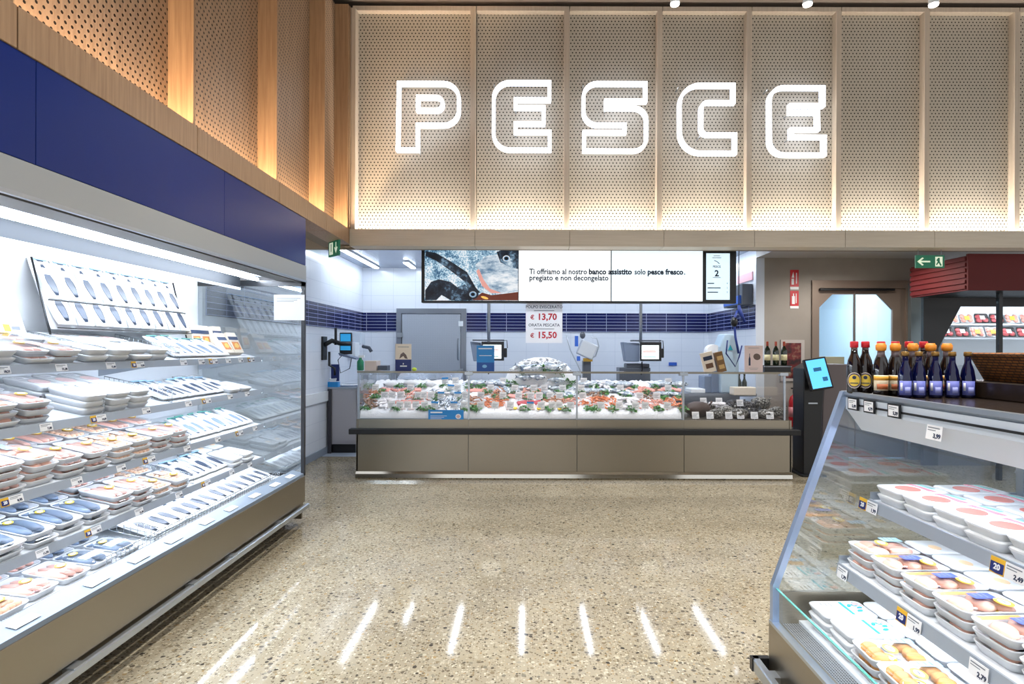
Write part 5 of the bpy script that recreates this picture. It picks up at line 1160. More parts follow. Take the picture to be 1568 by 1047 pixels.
# stacked trays above the right corner
t = thing('wall_monitor', 'grey and blue unit high on the right kitchen wall behind the screens', 'monitor', (KW1-.1, 8.9, 2.1))
part('case', MB().box(KW1-.16, KW1-.012, 8.5, 9.3, 2.2, 2.5), SBD, t, **W); part('front', MB().box(KW1-.18, KW1-.16, 8.55, 9.25, 2.22, 2.34), mat('tool_blue', '2C5FC0', .4), t, 'blue lower front', **W)
single('red_notice', MB().box(KW1-.02, KW1-.001, 8.5, 9.1, 2.56, 2.68), mat('rose_notice', 'E7B4BA', .5), 'white and red notice on the right kitchen wall', 'notice')
# ================================================================== right part of the shop behind the case
W = dict(world=True)
d = 8.4
# swing door with octagonal panes
WD = mat('brown_steel', '8A7A6E', .38, .45)
t = thing('swing_door', 'brown steel double door with octagonal glass in the taupe wall', 'door', ((DX0+DX1)/2, d, 0))
a, b_ = DX0, DX1
part('door_frame', MB().box(a-.05, a+.05, d-.03, d, 0, DZ+.05).box(b_-.05, b_+.05, d-.03, d, 0, DZ+.05).box(a+.05, b_-.05, d-.03, d, DZ-.06, DZ+.05), WD, t, 'brown steel frame', **W)
gx0, gx1, gz0, gz1 = px(1251, d), px(1367, d), pz(556, d), pz(449, d); gm_ = (gx0+gx1)/2; c = .22
o8 = [(gx0, gz0), (gm_, gz0), (gm_, gz1), (gx0+c, gz1), (gx0, gz1-c)]
def frame_around(x0_, x1_, z0_, z1_, poly, y0, y1, flip=False):
    """leaf rectangle minus the half-octagon pane"""
    mb = MB()
    mb.box(x0_, x1_, y0, y1, z0_, gz0)
    mb.box(x0_, x1_, y0, y1, gz1, z1_)
    if not flip:
        mb.box(x0_, gx0, y0, y1, gz0, gz1); mb.prism([(gx0, gz1), (gx0, gz1-c), (gx0+c, gz1)], y0, y1, 'y'); mb.box(x1_-.006, x1_, y0, y1, gz0, gz1)
    else:
        mb.box(gx1, x1_, y0, y1, gz0, gz1); mb.prism([(gx1, gz1), (gx1, gz1-c), (gx1-c, gz1)], y0, y1, 'y'); mb.box(x0_, x0_+.006, y0, y1, gz0, gz1)
    return mb
LG = mat('door_leaf_grey', '7F7C7C', .4, .5)
L1 = part('door_leaf', frame_around(a+.05, gm_-.003, .02, DZ-.06, None, d+.0, d+.04), WD, t, 'left leaf', **W)
L2 = part('door_leaf', frame_around(gm_+.003, b_-.05, .02, DZ-.06, None, d+.0, d+.04, True), WD, t, 'right leaf', **W)
part('glass_pane', MB().box(gx0, gm_-.008, d+.018, d+.022, gz0, gz1), GLASS, L1, **W); part('glass_pane', MB().box(gm_+.008, gx1, d+.018, d+.022, gz0, gz1), GLASS, L2, **W)
part('kick_plate', MB().box(a+.06, gm_-.01, d-.006, d, .05, gz0-.06), LG, L1, 'grey kick plate', **W); part('kick_plate', MB().box(gm_+.01, b_-.06, d-.006, d, .05, gz0-.06), LG, L2, 'grey kick plate', **W)
part('door_closer', MB().box(px(1252, d), px(1365, d), d-.08, d-.03, pz(444, d), pz(441, d)), BLACK, t, 'black closer rail', **W)
# things seen behind the door
t = thing('trolley', 'wire trolley with boxes seen through the octagonal door glass', 'trolley', (4.7, 9.3, 0))
for x in (4.45, 5.0):
    for y in (9.1, 9.5): part('upright', MB().tube([(x, y, 0), (x, y, 1.42)], .012, 6), ALU, t, **W)
for z in (.3, .9, 1.3): part('tray', MB().box(4.43, 5.02, 9.08, 9.52, z, z+.02), ALU, t, **W)
single('food_crate', MB().box(4.55, 4.95, 9.15, 9.45, 1.32, 1.44), mat('straw_goods', 'B9A57C', .6), 'straw-coloured crate on the trolley behind the door glass', 'crate')
for i in range(4): single('bottle', MB().lathe([(.03, 0), (.034, .01), (.034, .14), (.014, .18), (.012, .2)], 12, cx=0), mat('dusk_blue', '5E7B98', .3), 'small bluish bottle on the trolley, %s from the left' % ordn(i+1), 'bottle', loc=(4.5+.12*i, 9.14, .92+.0))
single('round_stool', MB().lathe([(.2, 0), (.2, .02), (.03, .04), (.03, 1.18), (.16, 1.2), (.17, 1.26), (.1, 1.3)], 20), BLACK, 'dark round-topped object behind the door glass', 'stand', loc=(5.3, 9.6, 0))
tl_ = thing('ceiling_light', 'ceiling light in the room behind the octagonal door', 'ceiling light', (4.6, 9.9, 2.83)); part('diffuser', MB().box(-.5, .5, -.08, .08, 0, .02), em('room_led', 'E4F2FF', 150), tl_, 'lit diffuser'); part('housing', MB().box(-.52, .52, -.1, .1, .02, .04), WHITE, tl_)
# fire signs and extinguisher, framed poster
def firesign(lab, y0_, y1_, kind):
    x0_, x1_ = px(1209.5, d), px(1222.5, d); z0_, z1_ = pz(y1_, d), pz(y0_, d)
    t = thing('fire_sign', lab, 'fire sign', ((x0_+x1_)/2, d-.003, z0_)); w2 = (x1_-x0_)/2; h = z1_-z0_
    part('plate', MB().box(-w2, w2, -.003, .003, h*.14, h), RED, t); part('foot', MB().box(-w2, w2, -.003, .003, 0, h*.14), PAPER, t, 'white lower strip')
    if kind == 0: part('pictogram', MB().box(-w2*.7, -w2*.15, -.005, -.003, h*.25, h*.55).prism([(-w2*.7, h*.6), (-w2*.1, h*.6), (-w2*.3, h*.9)], -.005, -.003, 'y').box(w2*.35, w2*.55, -.005, -.003, h*.3, h*.85), PAPER, t, 'white pictogram')
    else: part('pictogram', MB().box(-w2*.6, w2*.1, -.005, -.003, h*.25, h*.7).box(w2*.3, w2*.5, -.005, -.003, h*.3, h*.85).box(-w2*.35, -w2*.1, -.005, -.003, h*.7, h*.85), PAPER, t, 'white pictogram')
firesign('upper red fire safety sign on the taupe wall', 412, 442, 0); firesign('lower red fire safety sign on the taupe wall', 444, 471, 1)
t = thing('fire_extinguisher', 'red fire extinguisher hanging on the taupe wall behind the counter end', 'fire extinguisher', (px(1217, 8.28), 8.28, pz(652, 8.28)))
part('cylinder', MB().lathe([(.05, 0), (.075, .01), (.078, .04), (.078, .36), (.06, .42), (.025, .45), (.022, .47)], 20), mat('extinguisher_red', 'C0242C', .25), t); part('label', MB().lathe([(.0785, .14), (.079, .14), (.079, .28), (.0785, .28)], 20), mat('ext_label', 'D9888A', .5), t)
part('valve', MB().box(-.02, .05, -.02, .02, .47, .52).box(-.05, .06, -.01, .01, .53, .55), BLACK, t); part('hose', MB().tube([(.03, 0, .5), (.08, 0, .48), (.1, 0, .4), (.095, 0, .2)], .011, 8), BLACK, t)
part('bracket', MB().box(-.03, .03, .078, .12, .3, .36), ALU, t)
t = thing('framed_poster', 'white framed dark red poster behind the three wine bottles', 'poster', (px(1213, d), d-.02, pz(582, d)))
w2 = (px(1231, d)-px(1195, d))/2; h = pz(519, d)-pz(582, d)
part('frame', MB().box(-w2, w2, 0, .02, 0, h), mat('frame_pale', 'BDB4AE', .5), t)
PRD = mat('poster_print', '4A1416', .4); nt, N, L, b = nodes(PRD); L.new(ramp(nt, noise(nt, geopos(nt), 14, 3), [(.35, '2A0C0E'), (.55, '6E1D1E'), (.7, '8C6A54')]), b.inputs['Base Color'])
part('print', MB().box(-w2+.04, w2-.05, -.003, 0, .04, h-.045), PRD, t)
# service kiosk
t = thing('ticket_kiosk', 'black ticket kiosk with tilted lit blue touch screen', 'kiosk', (px(1243, 7.2), 7.2, 0))
d = 7.2
bevel(part('body', MB().prism([(px(1231, d), 0), (px(1258, d), 0), (px(1258, d), .55), (px(1263, d), 1.2), (px(1252, d), 1.42), (px(1231, d), 1.32)], d, d+.3, 'y'), BLACK, t, **W), .01, 2)
bevel(part('foot', MB().box(px(1226, d), px(1264, d), d-.05, d+.4, 0, .03), BLACK, t, **W), .01, 2)
Mk = Matrix.Translation((px(1252.5, 7.13), 7.13, pz(571, 7.13))) @ Matrix.Rotation(R(-9), 4, 'Y') @ Matrix.Rotation(R(-14), 4, 'X')
hd = bevel(part('screen_housing', MB().box(-.135, .135, -.02, .03, -.195, .195, 0, Mk), BLACK, t, **W), .006, 2)
part('screen', MB().box(-.115, .115, -.022, -.02, -.175, .175, 0, Mk), em('kiosk_blue', '5DBEF0', 1.0), hd, 'lit blue screen', **W)
part('screen_button', MB().box(-.05, .045, -.024, -.022, .03, .075, 0, Mk), mat('kiosk_btn', '2F82B8', .5), hd, **W); part('screen_button', MB().box(.03, .09, -.024, -.022, -.1, -.05, 0, Mk), mat('kiosk_btn', '2F82B8', .5), hd, **W)
part('printer_slot', MB().box(px(1238, d), px(1252, d), d-.005, d, pz(617, d), pz(615, d)), ALU, t, **W)
bevel(single('grey_pedestal', MB().prism([(px(1258, 7.5), 0), (px(1300, 7.5), 0), (px(1300, 7.5), pz(556, 7.5)), (px(1266, 7.5), pz(556, 7.5)), (px(1261, 7.5), .95)], 7.5, 7.8, 'y'), mat('pedestal_grey', '6B6264', .5), 'grey pedestal beside the ticket kiosk', 'pedestal'), .01, 2)
# exit signs
def exitsign(lab, x0_, x1_, y0_, y1_, d, rz, left_arrow):
    cx = px((x0_+x1_)/2, d); h = pz(y0_, d)-pz(y1_, d); w2 = .125 if rz else (px(x1_, d)-px(x0_, d))/2
    t = thing('exit_sign', lab, 'exit sign', (cx, d, pz(y1_, d)), rz)
    part('panel', MB().box(-w2, w2, -.01, .01, 0, h), GREEN, t)
    s = -1 if left_arrow else 1
    if not rz:
        part('arrow', MB().box(-w2*.75, -w2*.0, -.012, -.01, h*.44, h*.56).prism([(-w2*.9, h*.5), (-w2*.55, h*.82), (-w2*.45, h*.76), (-w2*.72, h*.5), (-w2*.45, h*.24), (-w2*.55, h*.18)], -.012, -.01, 'y'), GREENW, t, 'white left arrow')
        part('pictogram', MB().box(w2*.35, w2*.85, -.012, -.01, h*.12, h*.88).prism([(w2*.55, h*.8), (w2*.65, h*.8), (w2*.66, h*.5), (w2*.8, h*.2), (w2*.7, h*.15), (w2*.58, h*.4), (w2*.45, h*.2), (w2*.4, h*.28), (w2*.52, h*.5), (w2*.42, h*.6)], -.013, -.012, 'y', 1), [GREENW, GREEN], t, 'running figure pictogram')
    else:
        part('arrow', MB().prism([(w2*.2, h*.5), (w2*.5, h*.15), (w2*.8, h*.5), (w2*.7, h*.55), (w2*.55, h*.4), (w2*.55, h*.85), (w2*.45, h*.85), (w2*.45, h*.4), (w2*.3, h*.55)], -.012, -.01, 'y'), GREENW, t, 'white down arrow')
        part('pictogram', MB().box(-w2*.8, -w2*.1, -.012, -.01, h*.12, h*.88).box(-w2*.5, -w2*.35, -.013, -.012, h*.3, h*.8, 1), [GREENW, GREEN], t, 'door pictogram')
    for s in (-1, 1): part('hanger', MB().tube([(s*w2*.8, 0, h), (s*w2*.8, 0, h+(2.68 if not rz else 2.70)-pz(y0_, d)+.0)], .003, 5), ALU, t)
exitsign('green hanging exit sign with left arrow, near the red canopy', 1401, 1445, 389, 408.5, 6.6, 0, True)
exitsign('green exit sign with down arrow under the left timber corner', 503, 520, 369, 393, 6.3, R(-48), False)
# red canopy of the meat counter
RC = mat('red_canopy', '5A0A0A', .7)
t = thing('red_canopy', 'dark red slatted canopy at the right edge', 'canopy', (5.9, 7.1, 2.24))
part('side_face', MB().box(5.07, 5.1, 6.78, 7.75, 2.24, 2.64), RC, t, 'slatted red side', **W)
for k in range(6): part('slat', MB().box(5.055, 5.07, 6.78, 7.75, 2.26+.065*k, 2.30+.065*k), RC, t, **W)
part('front_face', MB().box(5.07, 7.9, 6.75, 6.78, 2.24, 2.66), RC, t, 'plain red front', **W)
part('underside', MB().box(5.1, 7.9, 6.78, 7.75, 2.24, 2.26), BLACK, t, **W)
# black portal with chamfered opening + post
y = 7.9; t = thing('black_portal', 'black portal panel with slanted opening below the red canopy', 'portal', (6.5, y, 0))
qx = lambda p: px(p, y)
part('portal_frame', MB().box(qx(1414), qx(1437), y, y+.05, 0, 2.62).box(qx(1437), 9.2, y, y+.05, pz(467, y), 2.3).prism([(qx(1437), pz(467, y)), (qx(1437), pz(531, y)), (qx(1471), pz(467, y))], y, y+.05, 'y'), BLACK, t, 'black frame', **W)
part('post', MB().box(px(1530, 7.0), px(1535.5, 7.0), 7.0, 7.05, 0, 2.24), BLACK, t, 'slim black post', **W)
part('glass_pane', MB().box(qx(1437), qx(1585), y+.02, y+.026, .9, pz(467, y)), GLASS, t, **W)
part('lower_panel', MB().box(qx(1437), 9.2, y, y+.05, 0, .9), GREYD, t, **W)
struct('wall_right', MB().box(5.66, 10.5, 11.9, 12.0, 0, 2.87), WHITE)
single('door_post', MB().box(px(1395, 8.3), px(1414, 8.3), 8.3, 8.38, 0, 2.5), mat('grey_steel_post', '7F8A8E', .35, .6), 'grey steel panel between the swing door and the black portal', 'panel')
# added fill lamps, unseen behind the front wall, to brighten taupe wall and canopy
for i, (x, y_) in enumerate(((4.3, 7.35), (6.4, 7.2), (7.4, 9.6))):
    t = thing('added_fill_lamp', 'added unseen fill lamp under the right soffit, %s from the left' % ordn(i+1), 'fill lamp', (x, y_, 2.84))
    part('rim', MB().lathe([(.05, .0), (.06, .005), (.06, .02), (.04, .02)], 18), WHITE, t)
    l = bpy.data.lights.new('spot', 'SPOT'); l.energy = (95, 25, 40)[i]; l.spot_size = R(165); l.spot_blend = .5; l.shadow_soft_size = .05; l.color = (1, .95, .88)
    o = bpy.data.objects.new('spot', l); COL.objects.link(o); o.location = (x, y_, 2.82)
# far meat wall case
y = 10.6
t = thing('refrigerated_wall_case', 'bright refrigerated meat case seen beyond the black portal', 'refrigerated case', (8.6, 11, 0))
xa, xb = px(1440, y), 10.4
part('back_panel', MB().box(xa, xb, 11.5, 11.55, 0, 2.5), CASEW, t, **W); part('canopy', MB().box(xa, xb, y, 11.5, 2.42, 2.6), GREYC, t, **W); part('light_tube', MB().box(xa+.05, xb-.05, y+.05, y+.08, 2.39, 2.42), em('far_led', 'F0F6FF', 60), t, **W)
part('base', MB().box(xa, xb, y-.1, 11.5, 0, 1.2), CASEW, t, **W); part('deck_front', MB().box(xa, xb, y-.25, y-.1, .0, 1.28), ALUP, t, **W)
part('end_panel', MB().box(xa-.03, xa, y-.1, 11.5, 0, 2.5), ALUP, t, **W)
for z in (1.78, 2.05): part('shelf', MB().box(xa, xb, y+.25+(z-1.78), 11.5, z-.03, z), CASEW, t, **W)
MR = mat('red_meat', 'B8474A', .35)
mt = thing('meat_tray', 'x', 'food tray'); part('tray_body', foam(.26, .2), BLACK, mt, 'black foam tray'); part('meat', lumps(3, .26, .2, .06, .05, .02, .022, 77), MR, mt, 'red meat'); part('label', MB().box(-.04, .05, -.03, .05, .045, .046), PAPER, mt)
mt2 = thing('meat_tray', 'x', 'food tray'); part('tray_body', foam(.26, .2), FOAM, mt2); part('meat', lumps(4, .26, .2, .05, .05, .02, .022, 78), MEATP, mt2, 'pink meat'); part('label', MB().box(-.05, .04, -.04, .04, .045, .046), YELL, mt2, 'yellow label')
M1_, M2_ = Proto(mt), Proto(mt2)
for r_, z in enumerate((1.78, 2.05)):
    n = 0; x = xa+.12
    while x < 10.2:
        n += 1; k = (n+r_) % 4
        (M1_ if k in (2, 3) else M2_).place((x, y+.45+(z-1.78), z+.1), rot=(R(68), 0, 0), label='%s meat tray in far case, %s shelf, %s from left' % ('red' if k in (2, 3) else 'pink', ('lower', 'upper')[r_], ordn(n)))
        x += .29
# ================================================================== right refrigerated case
W = dict(world=True)
RY0, RY1 = .55, 2.73
t = thing('refrigerated_island_case', 'low refrigerated meat case with glass end in the right foreground', 'refrigerated case', (1.9, 1.7, 0))
part('base_panel', MB().prism([(1.13, .04), (1.13, .29), (1.15, .30), (1.18, .30), (1.18, .04)], RY0, RY1, 'y'), STEELV, t, 'brushed stainless front panel', **W)
part('end_base', MB().box(1.15, 2.9, RY1-.02, RY1, .04, .44), STEELV, t, 'stainless end panel', **W)
part('plinth', MB().box(1.2, 2.9, RY0, RY1-.05, 0, .06), BLACKR, t, **W)
part('bumper_rail', MB().prism([(1.065, .06), (1.06, .065), (1.06, .115), (1.065, .12), (1.09, .12), (1.09, .06)], RY0, RY1+.03, 'y'), ALU, t, 'aluminium bumper rail', **W)
part('bumper_end', MB().box(1.055, 1.14, RY1+.005, RY1+.035, .06, .12), BLACK, t, 'black bumper end', **W)
for y in (.9, 1.7, 2.6): part('rail_bracket', MB().box(1.08, 1.14, y, y+.06, .075, .105), ALU, t, **W)
part('air_grille', MB().box(1.165, 1.26, RY0, RY1-.02, .285, .295), gm, t, 'steel mesh air grille', **W)
part('grille_edge', MB().box(1.13, 1.165, RY0, RY1, .29, .305), ALU, t, **W)
part('deck', MB().box(1.26, 2.3, RY0, RY1-.02, .28, .31), CASEW, t, 'white bottom deck', **W)
part('body', MB().box(1.18, 2.9, RY0, RY1-.03, .06, .275), STEELD, t, **W)
part('front_glass', MB().box(1.15, 1.158, RY0, RY1-.01, .30, .457), GLASS, t, 'low front glass', **W)
part('glass_edge', MB().box(1.149, 1.159, RY0, RY1-.01, .457, .461), GEDGE, t, 'green glass edge', **W)
AB = mat('end_frame_alu', '9FB1CC', .3, .7)
part('end_frame', MB().prism([(1.135, .29), (1.135, .47), (1.455, 1.365), (1.49, 1.365), (1.165, .47), (1.165, .29)], RY1-.03, RY1, 'y'), AB, t, 'blue-grey aluminium end frame', **W)
part('end_glass', MB().prism([(1.165, .30), (1.165, .47), (1.48, 1.345), (2.9, 1.345), (2.9, .30)], RY1-.018, RY1-.01, 'y'), GLASSE, t, 'clear end glass', **W)
part('back_panel', MB().box(2.26, 2.3, RY0, RY1-.03, .31, 1.30), mat('inner_grey', 'BCC9DA', .3, .1), t, 'blue-grey inner back', **W)
part('inner_rail', MB().box(2.22, 2.26, RY0, RY1-.06, 1.06, 1.075).box(2.22, 2.26, RY0, RY1-.06, 1.0, 1.01), ALU, t, **W)
part('rear_side', MB().box(2.88, 2.9, RY0, RY1, .06, 1.34), STEELD, t, **W)
TOPD = mat('dark_top', '2A211B', .25)
part('top_board', MB().box(1.485, 2.9, RY0, RY1, 1.345, 1.36), TOPD, t, 'dark top surface', **W)
part('front_rail', MB().prism([(1.462, 1.352), (1.462, 1.368), (1.49, 1.368), (1.49, 1.34), (1.475, 1.34)], RY0, RY1, 'y'), ALU, t, 'bright aluminium top edge', **W)
part('price_rail', MB().prism([(1.468, 1.34), (1.49, 1.34), (1.49, 1.285), (1.468, 1.285)], RY0, RY1-.03, 'y'), mat('fascia_pale', 'D3DDE8', .4, .1), t, 'pale price rail', **W)
part('black_strip', MB().box(1.462, 1.49, RY0, RY1-.14, 1.308, 1.316), BLACK, t, 'black strip', **W)
part('fascia', MB().prism([(1.472, 1.285), (1.49, 1.285), (1.56, 1.19), (1.54, 1.19)], RY0, RY1-.03, 'y'), mat('fascia_pale', 'D3DDE8', .4, .1), t, 'pale grey sloping fascia', **W)
part('light_strip', MB().box(1.58, 1.61, RY0, RY1-.06, 1.185, 1.195), em('led_island', 'EAF3FF', 34), t, 'lit strip under the top', **W)
part('inner_ceiling', MB().box(1.49, 2.26, RY0, RY1-.03, 1.30, 1.32), mat('inner_grey', 'A9B8CC', .3, .2), t, **W)
part('inner_reflector', MB().prism([(1.61, 1.20), (1.62, 1.19), (1.95, 1.29), (1.94, 1.30)], RY0, RY1-.06, 'y'), mat('inner_grey', 'A9B8CC', .3, .2), t, **W)
RS = [(.885, 1.545, 2.2), (.60, 1.405, 2.2)]
LIS = em('led_island_shelf', 'EAF3FF', 36)
for k, (z, xf, xb) in enumerate(RS):
    s_ = part('shelf', MB().box(xf, xb, RY0, RY1-.09, z-.025, z), CASEW, t, 'white shelf, %s' % ('upper', 'lower')[k], **W)
    part('price_strip', MB().prism([(xf-.012, z-.045), (xf-.004, z+.004), (xf+.004, z+.004), (xf+.004, z-.045)], RY0, RY1-.09, 'y'), ALUP, s_, 'grey price strip', **W)
    part('shelf_light', MB().box(xf+.02, xf+.04, RY0, RY1-.12, z-.035, z-.025), LIS, s_, **W)
    part('end_lip', MB().box(xf, xb, RY1-.094, RY1-.09, z-.04, z+.035), ALU, s_, **W)
    for y in (.8, 1.7, 2.6): part('bracket', MB().prism([(xf+.1, z-.026), (xb, z-.026), (xb, z-.1)], y, y+.006, 'y'), ALU, s_, **W)
part('shelf_post', MB().box(2.2, 2.22, RY0, RY0+.04, .31, 1.29).box(2.2, 2.22, RY1-.13, RY1-.09, .31, 1.29), ALU, t, **W)
RN = ['right case upper shelf', 'right case lower shelf', 'right case bottom deck']
random.seed(17)
def rruns(shelf, z, xf, cols, y_end, pitch, hgt, n, off=.13):
    for c, kinds in enumerate(cols):
        for i in range(n):
            kd = kinds[i % len(kinds)] if not callable(kinds) else kinds(i)
            h_ = hgt if c == 0 else min(2, hgt)
            for k in range(h_):
                base = hgt - h_
                lay = LAY[hgt][k+base]
                nm = '%s, %s of %s %s stack from far end, %s' % (KD[kd], lay, ordn(i+1), ('front', 'rear')[c], shelf)
                PR[kd].place((xf+off+c*.245+random.uniform(-.006, .006), y_end-.09-pitch*i+random.uniform(-.004, .004), z+(k+base)*.036), RR+random.uniform(-.04, .04), nm)
rruns(RN[0], .885+.001, 1.545, [['burger'], ['burger']], RY1-.10, .175, 2, 9)
rruns(RN[1], .601, 1.405, [lambda i: 'chicken' if i == 0 else 'cutlet', ['white']], RY1-.10, .182, 3, 9, .14)
rruns(RN[2], .311, 1.265, [lambda i: 'teal' if i < 2 else 'nugget', ['white']], RY1-.06, .172, 3, 9, .13)
# tickets on the right case
def rt(lab, price, x, yy, z, promo=False, s=1, holder=False): return ticket(lab, price, (x, yy, z), RR, promo, .075*s, .05*s, holder=holder, tilt=R(-8) if not holder else 0)
for i, (p, pr) in enumerate(((1308, '5,49'), (1333, '4,79'), (1371, '5,29'))):
    y_ = 1.462*F/(p-806); rt('price ticket in black holder on the right case top rail, %s from far end' % ordn(i+1), pr, 1.456, y_, 1.295, False, .85, True)
rt('large white price ticket reading 3,99 on the right case fascia', '3,99', 1.461, 1.462*F/(1430-806), 1.235, False, 1.05)
def rtick(lab, price, xf, p, z, promo): rt(lab, price, xf-.013, xf*F/(p-806), z, promo, 1.0)
rtick('white ticket with yellow field on the upper shelf strip near the glass end', '1,99', 1.54, 1339, .834, True)
rtick('white ticket with yellow 20 sticker on the upper shelf strip, second from far end', '2,49', 1.54, 1560, .834, True)
rtick('small white ticket on the lower shelf strip near the glass end', '1,79', 1.40, 1294, .55, False)
rtick('white ticket with yellow 20 sticker on the lower shelf strip, second from far end', '1,99', 1.40, 1405, .55, True)
rtick('white ticket on the lower shelf strip, third from far end', '2,79', 1.40, 1505, .55, False)
# bottles on top
def label_curved(r, z0, z1, a0, a1, n=10):
    mb = MB(); vs = []
    for k in range(n+1):
        a = R(a0+(a1-a0)*k/n)
        for rr in (r, r+.0008):
            for z in (z0, z1): vs.append((rr*math.cos(a), rr*math.sin(a), z))
    fs = []
    for k in range(n):
        b0 = 4*k; fs += [(b0+2, b0+6, b0+7, b0+3), (b0, b0+1, b0+5, b0+4), (b0+1, b0+3, b0+7, b0+5), (b0, b0+4, b0+6, b0+2)]
    return mb.add(vs, fs, 0, True)
def disc_label(r, zc, rad, m, t, name, lab=None, ex=.001, ac=-90, sy=1):
    mb = MB(); ctr = None; vs = []; n = 20; R_ = r+ex
    rings = [0, .5, 1]
    vs.append((R_*math.cos(R(ac)), R_*math.sin(R(ac)), zc))
    for q in rings[1:]:
        for i in range(n):
            u = rad*q*math.cos(2*math.pi*i/n)/R_; z = zc+rad*sy*q*math.sin(2*math.pi*i/n); a = R(ac)+u; vs.append((R_*math.cos(a), R_*math.sin(a), z))
    fs = [(0, 1+i, 1+(i+1) % n) for i in range(n)] + [(1+i, 1+n+i, 1+n+(i+1) % n, 1+(i+1) % n) for i in range(n)]
    return part(name, mb.add(vs, fs, 0, True), m, t, lab)
SOY = mat('soy_dark', '150C0A', .06, spec=.8); BLG = mat('cobalt_glass', '060C36', .05, spec=.6); REDC = mat('red_cap', 'C8202C', .35); YELC = mat('orange_cap', 'E8912A', .35); GOLDC = mat('gold_cap', '8E6B34', .3, .6)
CLR = mat('clear_neck', '6A5B5C', .08, spec=.8)
AC = -118   # side of the label that faces the aisle
b1 = thing('sauce_bottle', 'x', 'bottle')
part('glass', MB().lathe([(.022, 0), (.029, .004), (.03, .01), (.03, .115), (.026, .15), (.015, .178), (.013, .2)], 22), SOY, b1, 'dark sauce glass'); part('neck', MB().lathe([(.0132, .185), (.0135, .186), (.013, .208), (.012, .209)], 16), CLR, b1); part('cap', MB().lathe([(.016, .207), (.0175, .208), (.0175, .232), (.015, .235)], 18), REDC, b1, 'red cap')
disc_label(.03, .06, .031, mat('label_ring', 'D9CDBD', .5), b1, 'label', 'round ringed label', .0008, AC, 1.15); disc_label(.03, .06, .028, mat('label_purple', '453A5E', .5), b1, 'label_ring', None, .0012, AC, 1.15); disc_label(.03, .06, .024, mat('label_yellow', 'E8C64A', .5), b1, 'label_centre', None, .0016, AC, 1.1); disc_label(.03, .073, .008, INK, b1, 'mark', None, .002, AC)
part('label_band', label_curved(.0302+.0018, .046, .05, AC-30, AC+30), INK, b1)
b2 = thing('sauce_bottle', 'x', 'bottle')
part('glass', MB().lathe([(.022, 0), (.029, .004), (.03, .01), (.03, .1), (.024, .14), (.014, .168), (.013, .19)], 22), SOY, b2, 'dark sauce glass'); part('neck', MB().lathe([(.0135, .165), (.0155, .166), (.014, .193), (.012, .194)], 16), CLR, b2); part('cap', MB().lathe([(.014, .192), (.0195, .195), (.0215, .205), (.0215, .218), (.017, .221), (.0165, .226)], 18), YELC, b2, 'orange cap')
part('label', label_curved(.0302, .022, .088, AC-62, AC+62), mat('label_cream', 'EFDDBB', .5), b2, 'cream and orange label'); part('label_heading', label_curved(.0312, .066, .084, AC-60, AC+60), mat('label_amber', 'E8A83C', .5), b2); part('label_picture', label_curved(.0312, .028, .05, AC-30, AC+50), mat('label_rust', 'B8653A', .5), b2)
b3 = thing('blue_bottle', 'x', 'bottle')
part('glass', MB().lathe([(.02, 0), (.026, .004), (.027, .01), (.027, .08), (.022, .115), (.012, .145), (.012, .178)], 22), BLG, b3, 'cobalt glass'); part('cap', MB().lathe([(.0135, .172), (.0145, .173), (.0145, .188), (.012, .19)], 18), GOLDC, b3, 'gold cap')
part('label', label_curved(.0272, .012, .07, AC-48, AC+48), mat('label_violet', '6A72C0', .5), b3, 'violet label'); part('label_figure', label_curved(.028, .03, .062, AC-38, AC-22), PAPER, b3, 'white figure'); part('label_picture', label_curved(.028, .02, .045, AC-5, AC+35), mat('label_pale', '9AA0DC', .5), b3)
B1, B2, B3 = Proto(b1), Proto(b2), Proto(b3); TZ = 1.3605
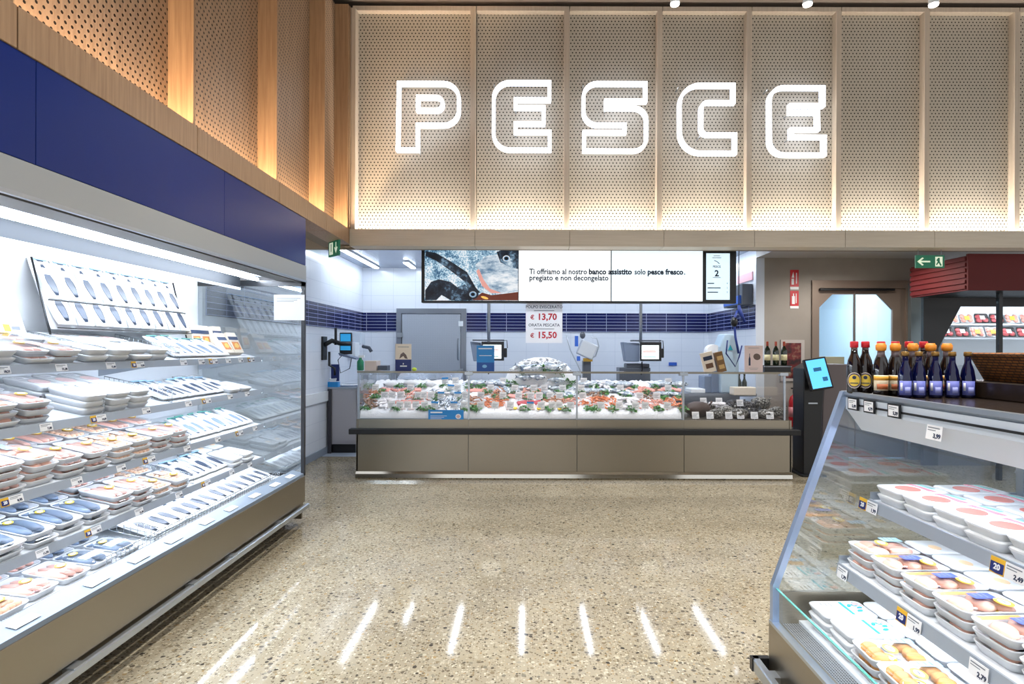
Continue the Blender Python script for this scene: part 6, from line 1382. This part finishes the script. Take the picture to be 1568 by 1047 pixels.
for i, p in enumerate((1308, 1325, 1349, 1371, 1392, 1414)): B1.place((px(p, 2.655)+.0, 2.655, TZ), label='dark sauce bottle with red cap, %s from the left on the right case' % ordn(i+1))
for i, p in enumerate((1349, 1371, 1398, 1425, 1450)): B2.place((px(p, 2.55), 2.55, TZ), label='dark sauce bottle with orange cap, %s from the left in its row' % ordn(i+1))
for i, p in enumerate((1386, 1407, 1432, 1458, 1482)): B3.place((px(p, 2.43), 2.43, TZ), label='cobalt blue bottle with gold cap, %s from the left in its row' % ordn(i+1))
# wicker basket on a dark crate
WK = mat('wicker', '8A5526', .6); nt, N, L, b = nodes(WK)
br = N.new('ShaderNodeTexBrick'); br.inputs['Scale'].default_value = 1; br.inputs['Brick Width'].default_value = .03; br.inputs['Row Height'].default_value = .011; br.inputs['Mortar Size'].default_value = .0022
tt = N.new('ShaderNodeNewGeometry'); sp = N.new('ShaderNodeSeparateXYZ'); L.new(tt.outputs['Position'], sp.inputs[0]); cb = N.new('ShaderNodeCombineXYZ'); L.new(mathn(nt, 'ADD', sp.outputs[0], sp.outputs[1]), cb.inputs[0]); L.new(sp.outputs[2], cb.inputs[1]); L.new(cb.outputs[0], br.inputs['Vector'])
br.inputs['Color1'].default_value = (*lin('A0652E'), 1); br.inputs['Color2'].default_value = (*lin('7A4A20'), 1); br.inputs['Mortar'].default_value = (*lin('2E1A0C'), 1)
L.new(br.outputs['Color'], b.inputs['Base Color']); bump(nt, br.outputs['Fac'], -.8, .004, b)
bevel(single('display_crate', MB().box(1.86, 2.5, 2.1, 2.55, 1.3605, 1.43), TOPD, 'dark crate under the wicker basket on the right case', 'crate'), .004, 1)
t = thing('wicker_basket', 'brown wicker basket on a dark crate right of the blue bottles', 'basket', (2.2, 2.33, 1.431))
part('basket_body', MB().loft([rrect(.56, .34, .05, 0), rrect(.64, .42, .07, .10), rrect(.65, .43, .07, .105), rrect(.61, .39, .06, .105), rrect(.53, .31, .05, .012)], 0), WK, t)
rim = rrect(.645, .425, .07, .108); part('rim', MB().tube(rim+[rim[0]], .009, 6), WK, t)
